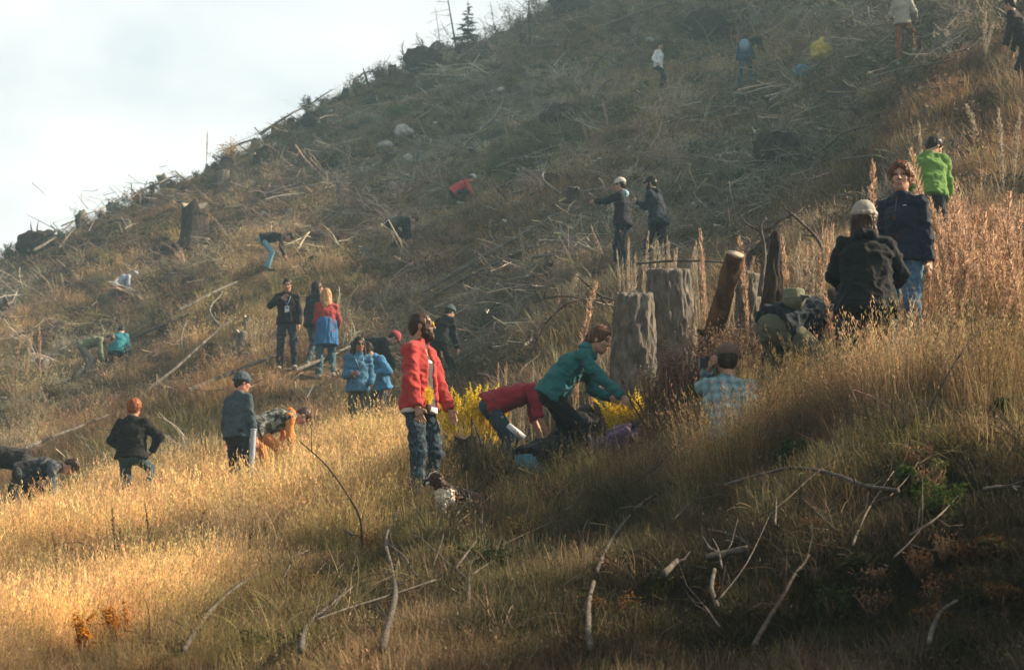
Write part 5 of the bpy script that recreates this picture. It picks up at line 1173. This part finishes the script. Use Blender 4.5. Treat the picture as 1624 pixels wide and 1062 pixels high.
# 1 red jacket man
p = person('bearded man in an open red jacket and sunglasses standing in the golden grass', 664, 22.0, 118, 1.83, hip=(0, 0, .95), lean=-1, lean2=1, head=(-22, -4), top=(.58, .028, .024), bottom=(.022, .035, .060), botkind='denim', botc2=(.14, .34, .45),
           hair=('short', (.05, .028, .016)), beard=(.05, .026, .014), glasses=M['lens'], hands=((-.20, .22, .86), (.26, .14, .84)), open_front=((.085, .085, .08), WHITE), shoe=(.09, .07, .05), elbow=((-1, -.8, 0), (1, -.8, 0)), bulk=1.04, sheen=.1)
X = MB(); w = p['arms'][0][2]; X.tube([w - A(0, 0, -.02), w + A(0, 0, .0)], .036, 10); X.build('wristwatch', M['dark_plastic'], p['root'])
X = SDF(); X.flat(p['pel'] + A(0, 0, .0), p['pel'] - A(0, 0, .055), A(1, 0, 0), .203, .162, .205, .164, .0); X.plane(p['pel'] + A(0, 0, -.04), (0, 0, 1)); X.plane(p['pel'] + A(0, 0, -.092), (0, 0, -1)); sdf_obj('shirt_hem', X, .0095, cloth(WHITE), p['root'], fold=.004)
tw = empty('larch_twig', p['root'].location, p['root'].rotation_euler.z); tag(tw, 'small yellow larch seedling held at the waist of the red jacket man', 'seedling')
rd = random.Random(2); mt = plant_mat('yellow_needles', YEL, .5, spread=.35); h0 = p['arms'][1][2] + A(-.10, .06, .02)
for k in range(9):
    mb = MB(); d = unit(A(rd.gauss(-.25, .35), rd.gauss(0, .25), 1)); l = rd.uniform(.10, .22); mb.tube([h0, h0 + d * l], [.004, .002], 4)
    for q in range(70):
        c = h0 + d * l * rd.random(); e = unit(A(rd.gauss(0, 1), rd.gauss(0, 1), rd.gauss(.4, 1))) * .026; s_ = unit(np.cross(e, A(1, .3, .2))) * .004; mb.add([c - s_, c + s_, c + e], [(0, 1, 2)], rd.random())
    mb.build('needled_shoot', mt, tw, False)
mb = MB(); mb.tube([h0, h0 - A(-.02, 0, .09)], [.028, .022], 9); mb.build('root_plug', M['dark_bark'], tw)
# 2 teal hoodie woman
p = person('woman in a teal hoodie and black leggings bending to dig with a thin stick', 876, 23.3, 97, 1.80, hip=(0, 0, .89), lean=33, lean2=56, head=(20, 20), top=(.008, .17, .185), bottom=(.009, .009, .011), hair=('tail', (.11, .045, .022)), hood=True,
           hands=((-.10, .56, .85), (.16, .70, .80)), feet=((-.13, -.02), (.12, .30)), shoe=(.03, .03, .03), elbow=((-.6, -.2, -1), (.5, -.2, -1)), topname='hoodie', loose=.95, bulk=1.1)
st = empty('digging_stick', p['root'].location, p['root'].rotation_euler.z); tag(st, 'thin dark stick gripped by the teal hoodie woman', 'stick'); w = p['arms'][1][2] + A(0, .07, -.01)
mb = MB(); mb.tube([w + A(0, -.05, .14), w + A(0, .03, -.06), w + A(0, .20, -.34)], [.008, .010, .008], 7); mb.build('shaft', M['brown_stick'], st)
mb = MB(); mb.tube([w + A(0, -.065, .18), w + A(0, -.05, .14)], [.012, .013], 7); mb.build('handle', M['brown_wood'], st)
# 3 crimson top
p = person('person in a crimson top and blue jeans bent double behind the teal hoodie woman', 778, 24.6, 86, 1.68, hip=(0, 0, .86), lean=66, lean2=76, head=(0, 75), top=(.36, .006, .022), bottom=(.018, .065, .10), botkind='denim', hair=('long', (.24, .11, .045)), hands=((-.1, .62, .30), (.14, .68, .34)),
           feet=((-.11, .0), (.12, .12)), topname='jumper', sheen=.1, sleeves=.28)
# 4,5 kneelers
p = person('person in a black top and pale blue jeans kneeling low under the diggers', 846, 23.1, 48, 1.7, hip=(0, -.02, .30), lean=62, lean2=84, head=(0, 70), top=BLACK, bottom=(.07, .24, .32), botkind='denim', hands=((-.3, .55, .1), (.2, .6, .1)), feet=((-.16, -.42), (.16, -.40)), knees=((0, 1, -.6), (0, 1, -.6)), hair=('tail', (.02, .015, .012)), bulk=1.15, loose=1.15)
p = person('person in pale faded jeans squatting behind the black leggings', 904, 23.9, 20, 1.7, hip=(0, -.1, .40), lean=50, lean2=70, head=(0, 60), top=(.02, .02, .024), bottom=(.15, .25, .34), botkind='denim', hands=((-.3, .5, .2), (.3, .5, .2)), feet=((-.14, -.05), (.14, .0)), hair=('short', (.03, .02, .015)), bulk=1.0, loose=1.1)
# white glove sleeve seen beside the jeans, made as a plain tube
o = empty('seedling_tube', tuple(pt(818, 684, 24.0)), 0, (0, radians(-52), .3)); tag(o, 'pale sleeve beside the blue jeans, shaped as a plain tube', 'tube'); mb = MB(); mb.tube([A(0, 0, -.10), A(0, 0, .10)], [.036, .030], 14); mb.build('tube_wall', M['paper'], o); mb = MB(); mb.tube([A(0, 0, -.104), A(0, 0, -.098)], [.038, .038], 14); mb.build('rim', M['paper'], o)
# 6 plaid shirt man
p = person('man in a blue plaid shirt and brown cap sitting in grass with back turned', 1164, 19.3, -8, 1.78, hip=(0, 0, .14), lean=14, lean2=24, head=(4, 4), top=(.15, .30, .35), topc2=(.10, .22, .27), topkind='plaid', bottom=(.03, .03, .03), hair=('short', (.03, .02, .015)), hat=('cap', (.16, .10, .06)),
           hands=((-.15, .20, .73), (.14, .34, .24)), feet=((-.3, .75), (.3, .75)), elbow=((-.1, .5, -1), (.3, -.1, -1)), bulk=1.20, topname='shirt')
w = p['arms'][0][2] + A(-.02, .0, .05); o = empty('camera', p['root'].location, p['root'].rotation_euler.z); tag(o, 'small dark camera raised by the plaid shirt man', 'camera'); mb = MB(); mb.box(w, (.12, .06, .075)); mb.build('camera_body', M['dark_plastic'], o, False); mb = MB(); mb.tube([w + A(0, .03, 0), w + A(0, .10, 0)], .03, 12); mb.build('lens_barrel', M['dark_plastic'], o); mb = MB(); mb.box(w + A(0, -.005, .045), (.035, .04, .02)); mb.build('viewfinder', M['dark_plastic'], o, False)
# 7 beige beanie
p = person('woman in a bulky black coat and beige beanie with her back turned', 1378, 19.8, 8, 1.70, hip=(0, 0, .88), lean=5, lean2=9, head=(-24, 4), top=(.008, .009, .012), bottom=(.010, .010, .012), hair=('long', (.045, .018, .010)), hat=('beanie', (.42, .38, .32)), hands=((-.18, .32, .98), (.22, .30, .98)), elbow=((-.7, -.2, -1), (.7, -.2, -1)), bulk=1.36, hood=True, topname='coat', crop=-.16)
# 8 navy fleece man
p = person('curly haired man in a navy fleece and light blue jeans looking toward the camera', 1438, 21.6, 216, 1.84, hip=(0, 0, .93), lean=0, lean2=2, head=(-18, 0), top=(.009, .018, .046), bottom=(.06, .17, .30), botkind='denim', hair=('curly', (.15, .06, .028)), hands=((-.27, .04, .80), (.20, .28, .90)), bulk=1.20, topname='fleece', sheen=.15, skin=(.56, .33, .24), feet=((-.12, -.02), (.13, .06)), shoe=(.03, .025, .02))
f = p['chest'] + p['fw'] * .135 + p['up'] * .10; mb = MB(); mb.tube([f - p['lat'] * .11, f - p['lat'] * .09 + p['up'] * .006, f - p['lat'] * .07 + A(0, 0, .003)], [.003, .006, .003], 5); mb.build('chest_logo', M['paper'], p['root'])
mb = MB(); mb.tube([p['nb'] + p['fw'] * .10, p['chest'] + p['fw'] * .150 + A(0, 0, .06), p['chest'] + p['fw'] * .15 - A(0, 0, .02)], .005, 5); mb.build('zip', cloth((.1, .16, .2)), p['root'])
# 9 olive crouch
p = person('crouching person in olive trousers and dark jacket left of the beige beanie woman', 1240, 20.9, 66, 1.76, hip=(0, -.02, .64), lean=64, lean2=86, head=(-62, 20), top=(.018, .030, .050), bottom=(.13, .14, .085), hair=('short', (.03, .02, .015)), hat=None, hands=((-.2, .6, .15), (.22, .6, .15)), feet=((-.2, -.10), (.2, -.02)), knees=((-.5, 1, 0), (.5, 1, 0)), bulk=1.36, loose=1.4)
c = pt(1259, 468, 20.85); o = empty('olive_cap', tuple(c), radians(-20)); tag(o, 'olive field cap with a pale visor showing over the crouching back', 'cap'); X = SDF(); X.flat(A(0, 0, -.03), A(0, 0, .045), A(1, 0, 0), .098, .10, .09, .092, .01); X.plane(A(0, 0, .05), (0, 0, 1)); sdf_obj('crown', X, .0095, cloth((.20, .22, .13), kind='twill'), o, fold=.003)
X = SDF(); X.flat(A(.08, -.02, -.015), A(.145, -.03, -.025), A(0, 1, 0), .065, .012, .05, .009, .01); sdf_obj('visor', X, .0085, cloth((.30, .31, .20), kind='twill'), o); mb = MB(); mb.tube([A(.10 * cos(t), .10 * sin(t), -.03) for t in np.linspace(0, 2 * pi, 17)], .006, 5, False); mb.build('sweatband', cloth((.26, .27, .18), kind='twill'), o)
# 10 green jacket
p = person('person in a bright green jacket seen from behind beyond the tall plumes', 1478, 29.0, 12, 1.80, lean=14, lean2=26, head=(50, 30), top=(.13, .30, .03), bottom=(.02, .03, .045), hair=('short', (.02, .014, .01)), hands=((-.22, .35, .75), (.24, .40, .80)), bulk=1.10)
# 11 pointing man
p = person('man in a white cap and light blue hood pointing left with his arm out', 988, 44, 292, 1.80, lean=0, lean2=2, head=(-6, 6), top=(.010, .014, .026), bottom=(.010, .014, .028), hair=('short', (.02, .015, .012)), hat=('cap', (.70, .66, .60)), hands=((.02, .60, 1.36), (.27, .10, .84)), feet=((-.12, .06), (.10, -.08)), shoe=(.55, .55, .53), open_front=((.28, .50, .60),), bulk=1.06, group=None)
badge(p, hang=p['pel'] + A(.13, .10, -.17), size=(.09, .15))
X = SDF(); X.cone(p['nb'] - p['fw'] * .07 + A(-.04, 0, .02), p['nb'] - p['fw'] * .07 + A(.04, 0, .02), .055, .055, .02); X.cone(p['nb'] - p['fw'] * .05, p['nb'] + p['fw'] * .10 - A(0, 0, .08), .06, .04, .02); sdf_obj('hood', X, .0145, cloth((.30, .52, .62)), p['root'], fold=.006)
# 12 navy walker
p = person('man in a long navy jacket and black cap walking left behind the pointing man', 1044, 45.5, 300, 1.80, lean=6, lean2=12, head=(-10, 6), top=(.012, .020, .042), bottom=(.010, .011, .014), hair=('short', (.02, .015, .01)), hat=('cap', (.012, .012, .014)), beard=(.03, .02, .015), hands=((-.02, .42, 1.30), (.26, .12, .90)), feet=((-.10, .26), (.12, -.26)), crop=-.12, bulk=1.12, hood=True)
# 13 white shirt
p = person('dark haired person in a white hoodie striding downhill with a bucket beside', 1044, 80, 130, 1.74, lean=2, head=(0, 8), top=(.86, .90, .95), bottom=(.018, .022, .032), hair=('short', (.02, .015, .012)), hands=((-.22, .0, .80), (.30, .18, .95)), feet=((-.12, -.05), (.30, .38, .42)), topname='hoodie')
b0 = hit(1021, 158); o = empty('bucket', tuple(b0)); tag(o, 'grey bucket holding dark seedlings left of the white hoodie person', 'bucket'); mb = MB(); mb.tube([A(0, 0, 0), A(0, 0, .30)], [.15, .19], 14, False); mb.build('bucket_wall', M['bark'], o); mb = MB(); mb.tube([A(0, 0, .0), A(0, 0, .012)], [.149, .149], 14); mb.build('bucket_base', M['bark'], o); mb = MB(); mb.tube([A(.19 * cos(t), 0, .29 + .15 * sin(t)) for t in np.linspace(0, pi, 9)], .006, 4); mb.build('handle', M['dark_plastic'], o)
mb = MB(); rd = random.Random(8)
for k in range(90): a = rd.uniform(0, 6.28); q = A(cos(a) * .1, sin(a) * .1, .2 + rd.random() * .38); e = unit(A(cos(a), sin(a), 1)) * .09; mb.add([q - A(.02, 0, 0), q + A(.02, 0, 0), q + e], [(0, 1, 2)], rd.random())
mb.build('seedlings', plant_mat('seedling_needles', (.03, .05, .03), .1), o, False)
# 14 backpack
p = person('walker in dark clothes with a pale blue backpack seen from behind', 1182, 78, 8, 1.78, lean=6, head=(0, 14), top=(.02, .09, .13), bottom=(.02, .095, .13), hair=('short', (.012, .012, .012)), hands=((-.26, .05, .80), (.34, .05, .80)), feet=((-.2, -.02), (.2, .02)))
X = SDF(); c = p['chest'] - p['fw'] * .19; X.ell(c, A(.17, .11, .23), None, .03); X.ell(c - A(0, .08, .06), A(.12, .05, .12), None, .03); sdf_obj('backpack', X, .02, cloth((.22, .36, .48)), p['root'], fold=.006)
for sg in (-1, 1): mb = MB(); mb.tube([p['nb'] + p['lat'] * sg * .11 - p['fw'] * .10, p['nb'] + p['lat'] * sg * .11 + A(0, 0, .07), p['nb'] + p['lat'] * sg * .12 + p['fw'] * .12 - A(0, 0, .15)], .02, 5); mb.build('strap', cloth((.1, .18, .25)), p['root'])
person('dark dressed person bending over just uphill of the backpack walker', 1186, 82, 84, 1.74, hip=(0, 0, .90), lean=60, lean2=75, head=(0, 60), top=BLACK, bottom=BLACK, hair=('short', (.02, .014, .01)), hands=((-.15, .55, .4), (.15, .6, .4)))
# 15 khaki
p = person('man in rust brown trousers and beige jumper at the top edge', 1433, 53.0, 26, 1.82, lean=0, head=(0, 10), top=(.42, .38, .30), bottom=(.30, .095, .045), hair=('short', (.05, .03, .02)), hands=((-.22, .26, 1.05), (.24, .22, 1.05)), feet=((-.10, -.04), (.20, .14)), shoe=(.5, .5, .48))
person('dark figure half outside the frame at the upper right edge', 1630, 40.5, 300, 1.78, lean=20, top=(.035, .02, .022), bottom=(.03, .018, .02), hands=((-.2, .3, .8), (.2, .3, .8)), hair=('short', (.02, .015, .01)))
# 17 red kneeler
person('person in a red jumper and white cap kneeling on the middle slope', 722, 70, 84, 1.74, hip=(0, -.05, .45), lean=48, lean2=58, head=(0, 40), top=(.62, .035, .03), bottom=(.015, .025, .03), hat=('capback', (.6, .62, .66)), hands=((-.12, .60, .12), (.16, .62, .14)), feet=((-.13, -.30), (.14, .10)), knees=((0, 1, -.4), (.2, 1, .2)), shoe=(.4, .42, .4), bulk=1.1)
person('dark clothed person bent forward facing right on the middle slope', 622, 65, 70, 1.74, hip=(0, -.05, .72), lean=62, lean2=82, head=(0, 70), top=(.012, .028, .030), bottom=(.014, .016, .016), hair=('short', (.06, .03, .02)), hands=((-.12, .50, .20), (.16, .50, .24)), bulk=1.2)
person('bent person in light blue trousers and black top on the left slope', 416, 63, 88, 1.78, hip=(0, 0, .86), lean=78, lean2=92, head=(0, 80), top=(.018, .016, .018), bottom=(.16, .44, .60), hair=('short', (.02, .015, .01)), hands=((-.12, .60, .30), (.16, .60, .30)), feet=((-.06, .08), (.08, .16)))
# 20.. the middle group
p = person('man in a black hoodie and dark jeans wearing a lanyard badge', 454, 46, 176, 1.78, lean=0, head=(0, 18), top=(.012, .012, .016), bottom=(.020, .035, .055), botkind='denim', hair=('short', (.03, .02, .014)), hands=((-.24, .10, .84), (.10, .26, 1.32)), shoe=(.5, .48, .45), elbow=((-1, -.3, -.6), (1, -.3, -.6)), bulk=1.08, topname='hoodie', feet=((-.15, 0), (.13, .05)))
badge(p, .30)
person('woman in a dark jacket and hood beside the blonde woman', 496, 47, 40, 1.70, lean=3, head=(24, 4), top=(.018, .030, .044), bottom=(.055, .13, .18), botkind='denim', hair=('long', (.03, .02, .016)), hands=(None, (.28, .1, .84)), crop=-.12, shoe=(.3, .3, .3))
p = person('blonde woman in a red top with a blue jacket tied around her waist', 517, 45.6, -14, 1.74, lean=3, head=(-8, 6), top=(.40, .035, .03), bottom=(.045, .12, .17), botkind='denim', hair=('long', (.46, .26, .12)), skirt=(.02, .16, .40), hands=((-.14, .30, 1.02), (.22, .26, .98)), feet=((-.14, .0), (.14, .04)), shoe=(.35, .35, .33), topname='top', loose=1.1)
person('person in black bent over under a red cap behind the blue jackets', 572, 43.2, 82, 1.76, hip=(0, -.05, .86), lean=62, lean2=76, head=(0, 48), top=(.018, .022, .026), bottom=(.022, .024, .024), hair=('short', (.02, .015, .01)), hat=('cap', (.55, .05, .06)), hands=((-.15, .60, .35), (.15, .66, .40)), bulk=1.25)
person('dark dressed person in a blue beanie half hidden behind the bearded man', 697, 41.8, 40, 1.60, lean=16, lean2=26, head=(0, 30), top=(.012, .015, .020), bottom=BLACK, hair=('short', (.02, .016, .012)), hat=('beanie', (.07, .11, .13)), hands=((-.2, .25, .8), (.2, .3, .8)))
p = person('woman in a blue jacket with long dark hair and sunglasses facing the camera', 567, 38.0, 168, 1.68, lean=0, head=(-6, 6), top=(.045, .19, .34), bottom=(.075, .080, .045), hair=('long', (.025, .014, .010)), glasses=M['dark_plastic'], hands=((-.20, .16, .92), (.14, .28, 1.10)), crop=-.10, skin=(.36, .19, .13), feet=((-.10, 0), (.10, .02)))
badge(p, .30, (.02, .03))
person('woman in a bright blue jacket leaning with dark hair falling forward', 604, 39.0, 216, 1.66, lean=20, lean2=36, head=(10, 40), top=(.05, .26, .52), bottom=(.05, .045, .05), hair=('long', (.03, .018, .012)), hands=((-.12, .35, 1.02), (.10, .34, 1.30)), hip=(0, 0, .84), elbow=((-1, -.3, -.3), (1, -.2, -.4)))
# 27 slate beanie
p = person('man in a slate beanie and grey sweatshirt standing with dark trousers', 374, 33.0, 36, 1.80, lean=1, lean2=4, head=(28, 10), top=(.055, .095, .12), bottom=(.020, .020, .024), hair=('buzz', (.03, .02, .015)), hat=('beanie', (.07, .11, .135)), hands=((-.26, .06, .86), (.26, .10, .82)), bulk=1.10, topname='sweatshirt', skin=(.58, .28, .20))
# 28 orange
p = person('person in an orange hoodie and trousers with a camouflage vest bent over', 412, 34.0, 70, 1.78, hip=(0, -.05, .90), lean=60, lean2=78, head=(0, 72), top=(.86, .27, .014), bottom=(.84, .26, .014), vest=((.1, .1, .1), 'camo'), hair=('short', (.05, .025, .018)), hands=((-.12, .50, .25), (.16, .46, .30)), feet=((-.12, -.05), (.13, .2)), hood=True, bulk=1.16, topname='hoodie')
a = pt(402, 682, 32.6); b_ = pt(397, 775, 32.4); o = empty('planting_tube', tuple(b_)); tag(o, 'pale blue grey planting tube leaning beside the slate beanie man', 'tube'); mb = MB(); mb.tube([A(0, 0, 0), a - b_], .040, 12, False); mb.build('tube_wall', cloth((.42, .50, .58)), o); mb = MB(); mb.tube([a - b_, (a - b_) * 1.02], [.045, .045], 12); mb.build('collar', cloth((.5, .56, .62)), o)
# 29 redhead
person('red haired person in a black fleece with an elbow out standing with back turned', 206, 33.2, 6, 1.68, lean=3, lean2=8, head=(10, 6), top=(.009, .009, .010), bottom=(.030, .070, .10), botkind='denim', hair=('curly', (.26, .080, .028)), hands=((-.12, .12, .92), (.26, .16, .92)), elbow=((-1, -.2, 0), (1, -.2, 0)), feet=((-.1, 0), (.24, .16, .2)), bulk=1.2, hip=(0, 0, .86))
# 30 left pair
person('bent person in brown trousers and grey top reaching to the ground at the left', 34, 33.6, 84, 1.74, hip=(0, -.02, .84), lean=70, lean2=86, head=(0, 78), top=(.10, .12, .14), bottom=(.045, .036, .032), hair=('short', (.04, .02, .015)), hands=((-.14, .46, .30), (.18, .42, .34)), feet=((-.12, -.06), (.13, .22)), vest=((.025, .022, .028), 'plain'), bulk=1.12)
person('dark jacketed person bent away at the left edge of the picture', 22, 35.6, 274, 1.78, hip=(0, -.1, .92), lean=76, lean2=88, head=(0, 80), top=(.022, .018, .022), bottom=(.03, .03, .035), hair=('short', (.03, .02, .015)), hands=((-.14, .5, .35), (.18, .5, .35)), bulk=1.15)
# far left trio
person('person in an olive top and beige trousers bent over beside the teal jacket', 128, 58, 84, 1.76, hip=(0, 0, .86), lean=66, lean2=82, head=(0, 66), top=(.20, .22, .13), bottom=(.26, .24, .18), hair=('short', (.10, .06, .04)), hands=((-.12, .55, .12), (.16, .60, .12)), feet=((-.12, -.1), (.13, .15)))
person('person in a teal jacket crouching right of the olive top', 184, 58.5, 10, 1.70, hip=(0, 0, .32), lean=18, lean2=34, head=(0, 40), top=(.008, .26, .32), bottom=(.02, .03, .03), hair=('short', (.02, .02, .02)), hands=((-.2, .4, .3), (.2, .4, .3)), feet=((-.15, .15), (.15, .2)), bulk=1.15)
person('person in a pale blue shirt bending behind the brush above the teal jacket', 182, 72, 70, 1.72, hip=(0, 0, .62), lean=44, lean2=64, head=(0, 60), top=(.38, .48, .60), bottom=(.30, .14, .10), hair=('short', (.3, .3, .32)), hands=((-.15, .5, .4), (.2, .5, .4)))

# ------------------------------------------------------------------ dog, bags
g = G(724, 21.3); o = empty('dog', tuple(g - A(0, 0, .0)), radians(-62)); o.scale = (.62, .62, .62); tag(o, 'brown and white long haired dog lying in the grass beside the red jacket man', 'dog')
S = SDF(); S.flat(A(0, .30, .22), A(0, -.15, .30), A(1, 0, 0), .13, .15, .14, .17, .05); S.cone(A(0, -.15, .32), A(0, -.30, .50), .12, .085, .05); S.ell(A(0, -.34, .56), A(.085, .10, .08), None, .03); S.cone(A(0, -.38, .54), A(0, -.50, .49), .052, .034, .02); S.ell(A(0, -.51, .505), A(.02, .015, .014), None, .005)
for sg in (-1, 1):
    S.cone(A(sg * .07, -.22, .30), A(sg * .08, -.26, .08), .055, .035, .03); S.cone(A(sg * .08, -.26, .05), A(sg * .08, -.42, .035), .034, .03, .02); S.ell(A(sg * .13, .28, .16), A(.07, .16, .12), None, .04); S.cone(A(sg * .15, .25, .06), A(sg * .16, .05, .04), .04, .03, .02); S.cone(A(sg * .075, -.32, .60), A(sg * .115, -.33, .53), .026, .022, .02)
S.cone(A(0, .36, .22), A(.14, .60, .10), .05, .06, .03)
def dogpaint(V, c):
    c[:] = (.055, .028, .016, 1); n_ = .05 * fbm(V[:, 0] * 9, V[:, 1] * 9, V[:, 2] * 9, 2)
    m_ = (V[:, 1] < -.10) & (V[:, 2] < .40 + n_); c[m_] = (.72, .64, .54, 1); m_ = (np.abs(V[:, 0]) < .020) & (V[:, 1] < -.30) & (V[:, 2] > .52); c[m_] = (.74, .70, .64, 1); m_ = (V[:, 1] < -.455) & (V[:, 2] < .50); c[m_] = (.70, .66, .60, 1); m_ = V[:, 1] < -.505; c[m_] = (.015, .012, .012, 1); m_ = (V[:, 1] > -.1) & (np.abs(V[:, 0]) > .05) & (V[:, 2] < .3 + n_); c[m_] = (.10, .045, .022, 1)
sdf_obj('body', S, .0095, skin_mat((.06, .03, .018)), o, fold=.014, ffreq=16, stretch=(1, .6, 1), paint=dogpaint)
mb = MB(); rd = random.Random(4)
for sg in (-1, 1): mb2 = MB(); mb2.tube([A(sg * .036, -.412, .583), A(sg * .038, -.418, .585)], [.010, .007], 8); mb2.build('eye', M['dark_plastic'], o)
S = SDF(); S.flat(A(0, -.17, .09), A(0, .17, .17), A(1, 0, 0), .15, .13, .17, .15, .05); S.ell(A(.08, .10, .20), A(.12, .12, .10), None, .04); S.ell(A(0, .30, .24), A(.075, .05, .065), None, .02, 's'); S.cone(A(-.1, .20, .25), A(.1, .22, .27), .035, .035, .03)
g = G(975, 22.9); o = empty('fleece_bundle', tuple(g + A(0, 0, .04)), radians(-90)); tag(o, 'heap of purple fleece jacket dropped in the grass right of the leggings', 'jacket'); o.rotation_euler = (radians(16), 0, radians(-90)); sdf_obj('fleece', S, .010, cloth((.13, .07, .16), var=.4, sheen=.2), o, fold=.022, ffreq=8)
mb = MB(); mb.tube([A(-.12, .25, .28), A(0, .31, .31), A(.12, .25, .29)], [.03, .034, .03], 8, wob=.1); mb.build('collar', cloth((.05, .03, .06)), o)
def sack(u, v, w, hh, label, col, name, cat):
    g = hit(u, v); D = g[1]; w, hh = w / FPX * D / 2, hh / FPX * D; o = empty(name, tuple(g + A(0, -.15, .22))); o.scale = (1.35, 1.35, 1.35); tag(o, label, cat); S = SDF(); S.ell(A(0, 0, hh * .42), A(w, w * .7, hh * .45), None, .05); S.ell(A(-w * .3, 0, hh * .2), A(w * .6, w * .6, hh * .22), None, .05); S.cone(A(0, 0, hh * .7), A(w * .1, 0, hh * 1.0), w * .45, w * .15, .05); sdf_obj('sack', S, .03, cloth(col, var=.25), o, fold=.03, ffreq=5); mb = MB(); mb.tube([A(-w * .2, 0, hh * .85), A(w * .1, -.02, hh * .92), A(w * .32, 0, hh * .85)], .02, 5); mb.build('tie', M['dark_plastic'], o)
sack(1302, 112, 26, 28, 'dull yellow sack on the upper right slope', (.62, .48, .05), 'yellow_sack', 'sack')
sack(1271, 136, 17, 13, 'small turquoise bag on the upper right slope', (.02, .38, .55), 'turquoise_bag', 'bag')

# ------------------------------------------------------------------ haze over the whole hillside
mb = MB(); mb.box(((0), 70, 22), (420, 230, 56)); hz = mb.build('haze', None, None, False)
hm = bpy.data.materials.new('haze'); hm.use_nodes = True; hn = hm.node_tree; hn.nodes.clear()
ho = hn.nodes.new('ShaderNodeOutputMaterial'); hv = hn.nodes.new('ShaderNodeVolumePrincipled'); hv.inputs['Color'].default_value = (.55, .84, 1, 1)
hv.inputs['Density'].default_value = .0014; hv.inputs['Anisotropy'].default_value = .35; hn.links.new(hv.outputs[0], ho.inputs['Volume'])
hz.data.materials.append(hm); tag(hz, 'thin pale blue haze over the hillside', kind='stuff')
